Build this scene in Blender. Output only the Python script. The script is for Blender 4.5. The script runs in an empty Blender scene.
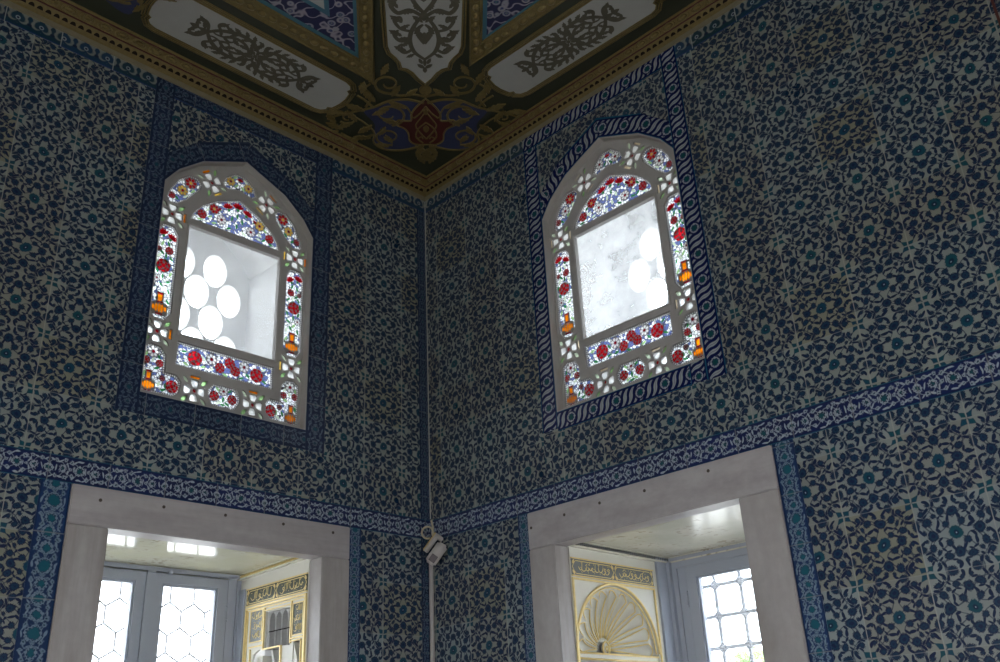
import bpy, bmesh, math, random
from mathutils import Vector, Matrix, Euler
from mathutils.geometry import delaunay_2d_cdt
R_ = random.Random(7)
PI = math.pi
COL = bpy.context.scene.collection
sin, cos = math.sin, math.cos

# ------------------------------------------------------------------ materials
class NB:
    """small expression builder for procedural materials"""
    def __init__(s, name):
        m = bpy.data.materials.new(name); m.use_nodes = True
        s.m = m; s.t = m.node_tree; s.t.nodes.clear()
        s.out = s.t.nodes.new('ShaderNodeOutputMaterial')
    def put(s, sock, v):
        if isinstance(v, bpy.types.NodeSocket): s.t.links.new(v, sock)
        elif v is not None:
            if hasattr(sock.default_value, '__len__') and not hasattr(v, '__len__'): v = (v, v, v)
            if sock.type == 'RGBA' and len(v) == 3: v = (*v, 1)
            sock.default_value = v
    def math(s, op, a, b=None, c=None, clamp=False):
        n = s.t.nodes.new('ShaderNodeMath'); n.operation = op; n.use_clamp = clamp
        s.put(n.inputs[0], a); s.put(n.inputs[1], b); s.put(n.inputs[2], c)
        return n.outputs[0]
    def add(s, a, b): return s.math('ADD', a, b)
    def sub(s, a, b): return s.math('SUBTRACT', a, b)
    def mul(s, a, b): return s.math('MULTIPLY', a, b)
    def mn(s, a, b): return s.math('MINIMUM', a, b)
    def mx(s, a, b): return s.math('MAXIMUM', a, b)
    def ab(s, a): return s.math('ABSOLUTE', a)
    def frac(s, a): return s.math('FRACT', a)
    def floor(s, a): return s.math('FLOOR', a)
    def vmath(s, op, a, b=None, out=0):
        n = s.t.nodes.new('ShaderNodeVectorMath'); n.operation = op
        s.put(n.inputs[0], a); s.put(n.inputs[1], b)
        return n.outputs[out]
    def dist(s, p, c): return s.vmath('DISTANCE', p, (c[0], c[1], 0), 1)
    def comb(s, x, y, z=0.0):
        n = s.t.nodes.new('ShaderNodeCombineXYZ'); s.put(n.inputs[0], x); s.put(n.inputs[1], y); s.put(n.inputs[2], z)
        return n.outputs[0]
    def sep(s, v):
        n = s.t.nodes.new('ShaderNodeSeparateXYZ'); s.put(n.inputs[0], v); return n.outputs[0], n.outputs[1], n.outputs[2]
    def uv(s):
        n = s.t.nodes.new('ShaderNodeUVMap'); n.uv_map = 'UVMap'; return n.outputs[0]
    def obj(s):
        n = s.t.nodes.new('ShaderNodeTexCoord'); return n.outputs['Object']
    def noise(s, vec, scale, detail=2.0, rough=.5, col=False):
        n = s.t.nodes.new('ShaderNodeTexNoise'); s.put(n.inputs['Vector'], vec)
        n.inputs['Scale'].default_value = scale; n.inputs['Detail'].default_value = detail; n.inputs['Roughness'].default_value = rough
        return n.outputs['Color' if col else 0]
    def white(s, vec, col=False):
        n = s.t.nodes.new('ShaderNodeTexWhiteNoise'); n.noise_dimensions = '3D'; s.put(n.inputs['Vector'], vec)
        return n.outputs['Color' if col else 'Value']
    def step(s, d, w, lo=0.0):
        """1 where d<lo, soft over w"""
        n = s.t.nodes.new('ShaderNodeMapRange'); n.interpolation_type = 'LINEAR'; n.clamp = True
        s.put(n.inputs[0], d); n.inputs[1].default_value = lo + w; n.inputs[2].default_value = lo - w
        n.inputs[3].default_value = 0; n.inputs[4].default_value = 1
        return n.outputs[0]
    def rng(s, x, a, b, c, d):
        n = s.t.nodes.new('ShaderNodeMapRange'); s.put(n.inputs[0], x)
        for i, v in enumerate((a, b, c, d)): n.inputs[i + 1].default_value = v
        return n.outputs[0]
    def mix(s, f, a, b):
        n = s.t.nodes.new('ShaderNodeMix'); n.data_type = 'RGBA'
        s.put(n.inputs[0], f); s.put(n.inputs[6], a); s.put(n.inputs[7], b)
        return n.outputs[2]
    def mulc(s, a, b):
        n = s.t.nodes.new('ShaderNodeMix'); n.data_type = 'RGBA'; n.blend_type = 'MULTIPLY'
        n.inputs[0].default_value = 1; s.put(n.inputs[6], a); s.put(n.inputs[7], b)
        return n.outputs[2]
    def lens(s, p, c, ang, L, W):
        """signed value of an elongated leaf"""
        n = s.t.nodes.new('ShaderNodeMapping'); n.vector_type = 'TEXTURE'; s.put(n.inputs[0], p)
        n.inputs[1].default_value = (c[0], c[1], 0); n.inputs[2].default_value = (0, 0, ang); n.inputs[3].default_value = (1, W / L, 1)
        return s.sub(s.vmath('LENGTH', n.outputs[0], None, 1), L)
    def principled(s, col, rough=.5, metal=0.0, spec=.5, bump=None, bstr=.2, bdist=.01):
        n = s.t.nodes.new('ShaderNodeBsdfPrincipled')
        s.put(n.inputs['Base Color'], col); s.put(n.inputs['Roughness'], rough); s.put(n.inputs['Metallic'], metal)
        n.inputs['Specular IOR Level'].default_value = spec
        if bump is not None:
            b = s.t.nodes.new('ShaderNodeBump'); b.inputs['Strength'].default_value = bstr; b.inputs['Distance'].default_value = bdist
            s.put(b.inputs['Height'], bump); s.t.links.new(b.outputs[0], n.inputs['Normal'])
        s.t.links.new(n.outputs[0], s.out.inputs[0])
        return s.m

def plain(name, col, rough=.6, metal=0.0, var=.12, scale=18., bstr=.15, spec=.4, bdist=.004):
    b = NB(name); o = b.obj(); n = b.noise(o, scale, 4.0, .6)
    c = b.mix(n, tuple(max(0, k * (1 - var)) for k in col), tuple(min(1, k * (1 + var)) for k in col))
    return b.principled(c, rough, metal, spec, n, bstr, bdist)

CREAM = (.240, .240, .202); NAVY = (.007, .014, .046); TEAL = (.008, .058, .078); MIDB = (.010, .036, .070); WHT = (.30, .34, .38)

def tile_field(name, seedoff=0.0, cream=CREAM):
    b = NB(name); uv = b.uv()
    u, v, _ = b.sep(uv)
    cell = b.comb(b.floor(u), b.floor(v), seedoff)
    rnd = b.white(cell); rndc = b.white(b.comb(b.floor(v), b.floor(u), seedoff + 3.1))
    wob = b.noise(uv, 4.3, 1.0, .5, True)
    wx, wy, _ = b.sep(wob)
    x0 = b.ab(b.add(b.sub(b.frac(u), .5), b.mul(b.sub(wx, .5), .10))); y0 = b.ab(b.add(b.sub(b.frac(v), .5), b.mul(b.sub(wy, .5), .10)))
    sw = b.math('GREATER_THAN', rnd, .5)                       # every other tile is laid turned by a quarter
    x = b.add(x0, b.mul(sw, b.sub(y0, x0))); y = b.add(y0, b.mul(sw, b.sub(x0, y0)))
    P = b.comb(x, y, 0.0)
    wav = b.mul(b.mul(b.math('SINE', b.mul(x, 190.)), b.math('SINE', b.mul(y, 190.))), .010)
    F = [(.305, 0, .074), (0, .268, .068), (.155, .307, .057), (.348, .17, .060), (.11, .128, .048), (.406, .31, .046), (.267, .25, .034), (.158, .5, .064), (.5, .163, .058), (.41, .052, .030), (.30, .41, .034), (.06, .40, .034)]
    d = None
    for cx, cy, R in F:
        k = b.sub(b.dist(P, (cx, cy)), R * 1.05)
        d = k if d is None else b.mn(d, k)
    d = b.add(d, wav)
    Lf = [(.222, .135, 1.75, .056, .021), (.462, .072, .9, .056, .020), (.045, .445, 1.2, .052, .020), (.315, .455, .6, .052, .020), (.215, .062, .7, .046, .018), (.235, .415, 1.9, .05, .019),
          (.43, .235, .5, .052, .019), (.075, .20, 2.2, .044, .017), (.345, .325, 2.2, .05, .019), (.10, .365, .2, .042, .016), (.255, .335, .9, .036, .015), (.385, .37, .8, .034, .013), (.20, .215, 2.5, .036, .015), (.365, .255, 2.4, .036, .014), (.145, .235, .3, .036, .013)]
    e = None
    for cx, cy, a, L, W in Lf:
        k = b.lens(P, (cx, cy), a, L, W * 1.05)
        e = k if e is None else b.mn(e, k)
    ring = b.mul(b.ab(b.sub(x, y)), .7)
    for cx, cy, R in [(.23, .20, .165), (.5, .0, .215), (.0, .5, .25), (.5, .5, .27)]:
        ring = b.mn(ring, b.ab(b.sub(b.dist(P, (cx, cy)), R)))
    r = b.dist(P, (0, 0))
    tq = b.sub(r, b.add(.095, wav))
    # four-part star on the tile corners
    cxx = b.sub(.5, x); cyy = b.sub(.5, y)
    star = b.sub(b.add(b.mx(cxx, cyy), b.mul(b.ab(b.sub(cxx, cyy)), .30)), .098)
    star = b.mx(star, b.sub(.010, b.mn(cxx, cyy)))
    tq = b.mn(tq, star)
    w = .007
    g = b.mix(rndc, tuple(k * .84 for k in cream), (cream[0] * .90, cream[1] * 1.0, cream[2] * 1.14))
    g = b.mix(b.mul(b.math('GREATER_THAN', rnd, .84), .5), g, (cream[0] * .80, cream[1] * .74, cream[2] * .54))
    mott = b.noise(uv, 1.3, 3.0)
    g = b.mulc(g, b.mix(mott, (.78, .78, .80), (1.15, 1.15, 1.12)))
    blue = b.mix(rndc, NAVY, (.006, .018, .050))
    c = b.mix(b.mul(b.step(ring, .004, .007), .75), g, blue)
    c = b.mix(b.step(e, w), c, blue)
    c = b.mix(b.step(d, w), c, blue)
    c = b.mix(b.mul(b.step(d, .010, -.022), .85), c, MIDB); c = b.mix(b.step(d, .006, -.046), c, NAVY)
    c = b.mix(b.step(tq, w), c, b.mix(rnd, TEAL, (.007, .042, .080)))
    c = b.mix(b.mul(b.step(b.sub(r, .038), .006), .8), c, NAVY); c = b.mix(b.step(b.sub(r, .009), .006), c, WHT)
    ex = b.sub(.5, b.ab(b.sub(b.frac(u), .5))); ey = b.sub(.5, b.ab(b.sub(b.frac(v), .5)))
    jt = b.step(ex, .004, .0065); jy = b.step(ey, .004, .0045)
    jn = b.mx(jt, b.mul(jy, .6))
    c = b.mix(b.mul(jn, b.rng(mott, .3, .7, .45, 1.0)), c, (.30, .29, .265))
    hgt = b.add(b.mul(jn, -1.0), b.mul(mott, .5))
    return b.principled(c, b.add(.20, b.mul(mott, .22)), 0, .16, hgt, .25, .004)

def tile_border(name, ground=(.006, .014, .068), fl=WHT, ctr=TEAL, edge=(.012, .07, .11), per=2.3, dark=1.0, edgew=.07, big=1.0):
    """dense arabesque border; u in multiples of the width, v across"""
    b = NB(name); uv = b.uv(); u, v, _ = b.sep(uv)
    k = b.math('DIVIDE', u, per); ci = b.floor(k)
    rnd = b.white(b.comb(ci, 1.3, .7))
    wob = b.noise(uv, 3.2, 1.0, .5, True); wx, wy, _ = b.sep(wob)
    x = b.add(b.mul(b.frac(k), per), b.mul(b.sub(wx, .5), .16)); y = b.add(v, b.mul(b.sub(wy, .5), .16))
    P = b.comb(x, y, 0.0)
    wav = b.mul(b.mul(b.math('SINE', b.mul(x, 48.)), b.math('SINE', b.mul(y, 48.))), .035)
    s = per / 2.3
    fl_ = [(.52 * s, .50, .135 * big), (1.15 * s, .50, .185 * big), (1.76 * s, .50, .135 * big), (0, .48, .15 * big), (per, .48, .15 * big)]
    sm = [(.27, .22, .075), (.27, .80, .075), (.62, .17, .07), (.60, .84, .07), (.87, .24, .075), (.86, .78, .075), (1.42, .22, .075), (1.45, .78, .075), (1.68, .84, .07), (1.70, .17, .07), (2.02, .21, .075), (2.03, .80, .075), (.80, .5, .06), (1.5, .5, .06)]
    d = None
    for cx, cy, R in fl_:
        q = b.sub(b.dist(P, (cx, cy)), R); d = q if d is None else b.mn(d, q)
    d = b.add(d, wav)
    e = None
    for cx, cy, R in sm:
        q = b.sub(b.dist(P, (cx * s, cy)), R); e = q if e is None else b.mn(e, q)
    e = b.add(e, b.mul(wav, .6))
    lf = None
    for cx, cy, a, L, W in [(.42, .80, .5, .10, .035), (.45, .20, -.5, .10, .035), (1.15, .86, .1, .11, .035), (1.15, .13, 0, .11, .035), (1.84, .80, -.5, .10, .035), (1.86, .2, .5, .10, .035),
                            (.70, .66, 1.9, .10, .03), (.70, .36, 1.2, .10, .03), (.93, .52, 1.57, .11, .03), (1.37, .5, 1.57, .11, .03), (1.60, .68, 1.2, .10, .03), (1.60, .34, 1.9, .10, .03), (.25, .5, 1.3, .12, .03), (2.05, .5, 1.8, .12, .03), (1.0, .82, .6, .08, .028), (1.32, .18, .6, .08, .028), (.12, .80, 2.3, .08, .03), (2.2, .2, 2.3, .08, .03), (.10, .18, .7, .08, .03), (2.2, .80, .7, .08, .03)]:
        q = b.lens(P, (cx * s, cy), a, L, W); lf = q if lf is None else b.mn(lf, q)
    ring = None
    for cx, cy, R in [(.27, .5, .30), (.85, .5, .27), (1.45, .5, .27), (2.03, .5, .30)]:
        q = b.ab(b.sub(b.dist(P, (cx * s, cy)), R)); ring = q if ring is None else b.mn(ring, q)
    g = b.mix(rnd, tuple(q * .8 * dark for q in ground), tuple(q * 1.15 * dark for q in ground))
    F = tuple(q * dark for q in fl)
    w = .025
    c = b.mix(b.mul(b.step(ring, .012, .014), .7), g, F)
    c = b.mix(b.step(lf, w), c, F)
    c = b.mix(b.step(e, w), c, F); c = b.mix(b.step(e, .02, -.045), c, tuple(q * dark for q in MIDB))
    c = b.mix(b.step(d, w, .02), c, tuple(q * .8 * dark for q in ground)); c = b.mix(b.step(d, w), c, F); c = b.mix(b.step(d, .02, -.06), c, tuple(q * .7 * dark for q in ground)); c = b.mix(b.step(d, .02, -.085), c, tuple(q * dark for q in ctr))
    ev = b.sub(.5, b.ab(b.sub(v, .5)))
    c = b.mix(b.step(ev, .012, edgew), c, tuple(q * dark * .8 for q in ground)); c = b.mix(b.step(ev, .012, edgew * .45), c, tuple(q * dark for q in edge))
    ju = b.mul(b.sub(.5, b.ab(b.sub(b.frac(k), .5))), per)
    c = b.mix(b.mul(b.step(ju, .012, .018), .6), c, (.22 * dark, .22 * dark, .21 * dark))
    return b.principled(c, .28, 0, .22)

def tile_wave(name):
    """navy border with slanted white feather leaves and rosettes"""
    b = NB(name); uv = b.uv(); u, v, _ = b.sep(uv)
    per = 1.42; k = b.math('DIVIDE', u, per)
    x = b.mul(b.frac(k), per)
    P = b.comb(x, v, 0.0)
    sv = b.mul(b.math('SINE', b.mul(b.sub(v, .5), 6.28)), .085)
    ph = b.add(b.sub(u, b.mul(b.sub(v, .5), .62)), sv)
    fr = b.frac(b.math('DIVIDE', ph, per / 4.0))
    st = b.ab(b.sub(fr, .5))
    wid = b.sub(.30, b.mul(b.ab(b.sub(v, .5)), .34))
    stripe = b.step(b.sub(st, wid), .06)
    mid = b.step(st, .04, .05)
    dd = b.dist(P, (per / 2, .5))
    wav = b.mul(b.mul(b.math('SINE', b.mul(x, 34.)), b.math('SINE', b.mul(v, 34.))), .025)
    dd = b.add(dd, wav)
    nav = (.005, .010, .062)
    c = b.mix(stripe, nav, (.27, .30, .33)); c = b.mix(b.mul(mid, .6), c, (.06, .04, .07))
    ev = b.sub(.5, b.ab(b.sub(v, .5)))
    c = b.mix(b.step(dd, .03, .33), c, nav); c = b.mix(b.step(dd, .02, .255), c, (.25, .28, .31)); c = b.mix(b.step(dd, .02, .185), c, (.015, .04, .11)); c = b.mix(b.step(dd, .02, .15), c, (.010, .062, .075))
    c = b.mix(b.step(ev, .015, .11), c, nav); c = b.mix(b.step(ev, .012, .035), c, (.012, .075, .14))
    return b.principled(c, .26, 0, .22)

def tile_crest(name):
    """turquoise tulip cresting with cream crescents, v up"""
    b = NB(name); uv = b.uv(); u, v, _ = b.sep(uv)
    per = 1.0; k = b.math('DIVIDE', u, per); x = b.mul(b.sub(b.frac(k), .5), per)
    ci = b.floor(b.math('DIVIDE', u, 2.4)); rnd = b.white(b.comb(ci, 4.2, 1.0))
    P = b.comb(b.ab(x), v, 0.0)
    tl = b.mix(rnd, (.006, .032, .045), (.007, .036, .085))
    g = b.mix(b.noise(uv, 4.), (.17, .18, .16), (.22, .225, .20))
    big = b.sub(b.dist(P, (0, .5)), .30); tip = b.lens(P, (0, .80), PI / 2, .2, .12)
    base = b.lens(P, (.30, .12), .0, .34, .2); sd = b.sub(b.dist(P, (.46, .30)), .22); sd2 = b.lens(P, (.5, .55), PI / 2, .26, .13)
    d = b.mn(b.mn(big, tip), b.mn(b.mn(base, sd), sd2))
    cres = b.mx(b.sub(b.dist(P, (.23, .47)), .21), b.sub(.185, b.dist(P, (.15, .52))))
    c = b.mix(b.step(d, .03), g, tl); c = b.mix(b.step(cres, .03), c, g)
    ey = b.sub(b.dist(P, (0, .5)), .10)
    c = b.mix(b.step(ey, .02), c, (.30, .33, .34)); c = b.mix(b.step(ey, .02, -.04), c, NAVY)
    e2 = b.sub(b.dist(P, (.47, .36)), .07); c = b.mix(b.step(e2, .02), c, NAVY)
    c = b.mix(b.step(v, .01, .06), c, (.014, .035, .12))
    fr = b.frac(b.math('DIVIDE', u, 2.4)); ju = b.sub(.5, b.ab(b.sub(fr, .5)))
    c = b.mix(b.mul(b.step(ju, .005, .008), .8), c, (.38, .38, .35))
    return b.principled(c, .3, 0, .25)

M = {}
M['field'] = tile_field('tile_field_glaze')
M['field2'] = tile_field('tile_field_low_glaze', 5.0, (.232, .238, .212))
M['band'] = tile_border('frieze_glaze')
M['side'] = tile_border('jamb_strip_glaze', (.008, .027, .085), (.15, .20, .255), (.008, .072, .105), (.009, .022, .07), 2.1, 1.0, .06, 1.45)
M['dark'] = tile_border('dark_border_glaze', (.007, .016, .050), (.085, .115, .155), (.008, .055, .085), (.018, .032, .07), 2.3, 1.0, .05)
M['wave'] = tile_wave('feather_border_glaze')
M['crest'] = tile_crest('crest_glaze')
M['redline'] = plain('red_line_glaze', (.07, .018, .012), .4)
M['grout'] = plain('grout', (.30, .30, .28), .8)
M['plaster'] = plain('white_plaster', (.58, .575, .56), .85, 0, .06, 30, .25)
M['frame'] = plain('grey_plaster_frame', (.33, .318, .308), .75, 0, .10, 24, .3)
M['trac'] = plain('tracery_plaster', (.22, .22, .23), .8, 0, .1, 40, .2)
M['gold'] = plain('old_gilding', (.135, .102, .036), .5, .2, .35, 60, .3)
M['strip'] = plain('tan_plaster_strip', (.155, .138, .092), .8, 0, .15, 20)
M['goldb'] = plain('bright_gilding', (.70, .55, .25), .42, .2, .2, 60, .2)
M['red'] = plain('dark_red_paint', (.055, .008, .008), .5)
M['green'] = plain('green_black_paint', (.022, .026, .016), .55, 0, .25, 9)
M['bluep'] = plain('blue_paint', (.025, .032, .085), .6, 0, .25, 20)
M['greyp'] = plain('pale_grey_paint', (.29, .295, .285), .7, 0, .10, 7)
M['orn'] = plain('olive_brown_paint', (.070, .066, .046), .7, 0, .25, 30)
M['tealp'] = plain('teal_paint', (.035, .11, .15), .6)
M['white'] = plain('white_gloss_paint', (.33, .36, .43), .42, 0, .05, 12, .08)
M['wood'] = plain('cream_paint', (.60, .585, .53), .55, 0, .05, 12, .1)
M['iron'] = plain('grey_iron', (.13, .14, .16), .5, .4, .2, 40)
M['wire'] = plain('lattice_wire', (.19, .185, .18), .5, .2, .2, 40)
M['dowel'] = plain('dark_dowel', (.018, .014, .012), .9, 0, .12, 18., .15, .05)
M['hole'] = plain('stone_hole', (.085, .07, .062), .9, 0, .2, 40, .2, .1)
M['plast'] = plain('off_white_plastic', (.42, .39, .38), .45, 0, .04, 30, .05)
M['smoke'] = plain('smoked_lens', (.13, .115, .125), .25, 0, .04)
M['cable'] = plain('cream_cable', (.36, .31, .22), .5)
M['yellowed'] = plain('yellowed_plastic', (.42, .31, .14), .5)
M['ink'] = plain('dark_slate_ground', (.045, .060, .065), .5, 0, .15, 25)
M['ink2'] = plain('olive_slate_ground', (.05, .058, .040), .5, 0, .2, 25)
M['ink3'] = plain('grey_slate_ground', (.16, .17, .17), .5, 0, .15, 25)
M['bark'] = plain('bark', (.12, .09, .06), .9, 0, .3, 8, .6)
M['paving'] = plain('pale_paving', (.52, .50, .46), .9, 0, .2, 2)
M['floorw'] = plain('floor_boards', (.30, .22, .15), .5, 0, .2, 5)
M['fluted'] = plain('grey_marble_flute', (.36, .36, .36), .45, 0, .2, 9)

def marble(name, base, dark, along):
    b = NB(name); o = b.obj(); x, y, z = b.sep(o)
    st = b.comb(b.mul(x, 1.0 if along == 'x' else 9.0), b.mul(y, 3.), b.mul(z, 1.0 if along == 'z' else 9.0))
    n1 = b.noise(st, 1.6, 6.0, .62); n2 = b.noise(o, 26., 3.0)
    c = b.mix(b.rng(n1, .35, .68, 0, 1), dark, base)
    c = b.mulc(c, b.mix(n2, (.86, .86, .86), (1.08, 1.07, 1.06)))
    return b.principled(c, .42, 0, .4, b.add(n1, b.mul(n2, .4)), .15, .004)
M['stone_h'] = marble('grey_marble_lintel', (.375, .355, .36), (.295, .272, .278), 'x')
M['stone_v'] = marble('grey_marble_jamb', (.365, .345, .345), (.262, .238, .23), 'z')

def glass_col(name, col, dif=.85, rough=.2):
    """coloured window glass, lit through from behind"""
    b = NB(name); o = b.obj(); n = b.noise(o, 45., 2.0)
    c = b.mix(n, tuple(k * .72 for k in col), tuple(min(1, k * 1.25) for k in col))
    tr = b.t.nodes.new('ShaderNodeBsdfTranslucent'); b.put(tr.inputs[0], c)
    tp = b.t.nodes.new('ShaderNodeBsdfTransparent'); b.put(tp.inputs[0], c)
    gl = b.t.nodes.new('ShaderNodeBsdfGlossy'); gl.inputs['Roughness'].default_value = rough
    m1 = b.t.nodes.new('ShaderNodeMixShader'); m1.inputs[0].default_value = dif
    b.t.links.new(tp.outputs[0], m1.inputs[1]); b.t.links.new(tr.outputs[0], m1.inputs[2])
    m2 = b.t.nodes.new('ShaderNodeMixShader'); m2.inputs[0].default_value = .03
    b.t.links.new(m1.outputs[0], m2.inputs[1]); b.t.links.new(gl.outputs[0], m2.inputs[2])
    b.t.links.new(m2.outputs[0], b.out.inputs[0])
    return b.m
G = {k: glass_col('glass_' + k, c) for k, c in dict(white=(.92, .95, .95), red=(.42, .006, .014), crimson=(.24, .004, .018), green=(.035, .20, .075), leaf=(.30, .52, .22),
     pale=(.62, .74, .56), orange=(.75, .20, .004), yellow=(.72, .46, .08), cream=(.70, .58, .42)).items()}

def mosaic(name, blue):
    """white and blue chips set in dark plaster, lit from behind"""
    b = NB(name); o = b.obj()
    vo = b.t.nodes.new('ShaderNodeTexVoronoi'); vo.feature = 'DISTANCE_TO_EDGE'; vo.inputs['Scale'].default_value = 62.; b.put(vo.inputs['Vector'], o)
    vc = b.t.nodes.new('ShaderNodeTexVoronoi'); vc.inputs['Scale'].default_value = 62.; b.put(vc.inputs['Vector'], o)
    cx, cy, cz = b.sep(vc.outputs['Color'])
    big = b.noise(o, 9., 1.)
    isb = b.math('LESS_THAN', b.add(b.mul(cx, .5), b.mul(big, .5)), blue)
    col = b.mix(isb, (.86, .90, .94), (.13, .17, .40))
    edge = b.math('GREATER_THAN', vo.outputs['Distance'], .07)
    tr = b.t.nodes.new('ShaderNodeBsdfTranslucent'); b.put(tr.inputs[0], col)
    df = b.t.nodes.new('ShaderNodeBsdfDiffuse'); df.inputs[0].default_value = (.12, .12, .13, 1)
    m = b.t.nodes.new('ShaderNodeMixShader'); b.put(m.inputs[0], edge)
    b.t.links.new(df.outputs[0], m.inputs[1]); b.t.links.new(tr.outputs[0], m.inputs[2]); b.t.links.new(m.outputs[0], b.out.inputs[0])
    return b.m
G['mosaic'] = mosaic('glass_mosaic', .35)
G['mosblue'] = mosaic('glass_mosaic_blue', .47)

def clear_glass(name, haze, tint=(.96, .98, 1.0)):
    b = NB(name); o = b.obj(); n = b.noise(o, 7., 5.0, .65); n2 = b.noise(o, 160., 2.)
    tp = b.t.nodes.new('ShaderNodeBsdfTransparent'); tp.inputs[0].default_value = (*tint, 1)
    tr = b.t.nodes.new('ShaderNodeBsdfTranslucent'); tr.inputs[0].default_value = (.9, .92, .95, 1)
    gl = b.t.nodes.new('ShaderNodeBsdfGlossy'); gl.inputs['Roughness'].default_value = .03
    f = b.mul(b.rng(n, .25, .75, .6, 1.4), haze); f = b.add(f, b.mul(b.math('GREATER_THAN', n2, .70), haze * .8))
    m1 = b.t.nodes.new('ShaderNodeMixShader'); b.put(m1.inputs[0], f)
    b.t.links.new(tp.outputs[0], m1.inputs[1]); b.t.links.new(tr.outputs[0], m1.inputs[2])
    m2 = b.t.nodes.new('ShaderNodeMixShader'); m2.inputs[0].default_value = .04
    b.t.links.new(m1.outputs[0], m2.inputs[1]); b.t.links.new(gl.outputs[0], m2.inputs[2]); b.t.links.new(m2.outputs[0], b.out.inputs[0])
    return b.m
M['clear'] = clear_glass('window_glass', .05)
M['hazyL'] = clear_glass('dusty_glass', .14)
M['hazyR'] = clear_glass('dustier_glass', .30)

def soffit_mat(name, a, bcol, rough=.09):
    b = NB(name); o = b.obj(); n = b.noise(o, 5., 4.); n2 = b.noise(o, 28., 3.)
    c = b.mix(b.rng(n, .35, .7, 0, 1), a, bcol)
    c = b.mix(b.mul(b.step(n2, .05, .40), b.rng(n, .45, .65, 0, .8)), c, (.28, .25, .17))
    return b.principled(c, rough, 0, .7, n, .04, .004)
M['soffL'] = soffit_mat('painted_soffit_olive', (.58, .57, .42), (.66, .64, .52))
M['soffR'] = soffit_mat('painted_soffit_cream', (.55, .54, .44), (.66, .63, .54), .24)

def leaf_mat():
    b = NB('leaf_green'); o = b.obj(); n = b.noise(o, 3., 2.)
    c = b.mix(n, (.13, .22, .06), (.30, .38, .15))
    d = b.t.nodes.new('ShaderNodeBsdfDiffuse'); b.put(d.inputs[0], c); t = b.t.nodes.new('ShaderNodeBsdfTranslucent'); b.put(t.inputs[0], c)
    m = b.t.nodes.new('ShaderNodeMixShader'); m.inputs[0].default_value = .5
    b.t.links.new(d.outputs[0], m.inputs[1]); b.t.links.new(t.outputs[0], m.inputs[2]); b.t.links.new(m.outputs[0], b.out.inputs[0])
    return b.m
M['leaf'] = leaf_mat()

def ceiling_tile():
    b = NB('ceiling_tile_paint'); o = b.obj()
    vo = b.t.nodes.new('ShaderNodeTexVoronoi'); vo.inputs['Scale'].default_value = 16.; b.put(vo.inputs['Vector'], o)
    ve = b.t.nodes.new('ShaderNodeTexVoronoi'); ve.feature = 'DISTANCE_TO_EDGE'; ve.inputs['Scale'].default_value = 16.; b.put(ve.inputs['Vector'], o)
    d = vo.outputs['Distance']; cx, cy, cz = b.sep(vo.outputs['Color'])
    n = b.noise(o, 60., 2.)
    sc = b.ab(b.sub(b.noise(o, 11., 1.), .5))
    c = b.mix(b.step(sc, .012, .022), (.010, .012, .055), (.24, .22, .26))
    c = b.mix(b.step(d, .04, .34), c, b.mix(cx, (.26, .24, .26), (.19, .20, .24))); c = b.mix(b.step(b.add(d, b.mul(n, .2)), .04, .30), c, (.02, .03, .12)); c = b.mix(b.step(d, .03, .13), c, b.mix(cy, (.03, .11, .12), (.22, .17, .20)))
    return b.principled(c, .6, 0, .3)
M['ctile'] = ceiling_tile()

# ------------------------------------------------------------------ mesh builder
JIT = [False, 0]
def jitter():
    if not JIT[0]: return 0.0
    JIT[1] += 1
    return (JIT[1] * 7 % 19) * 7e-5

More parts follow.
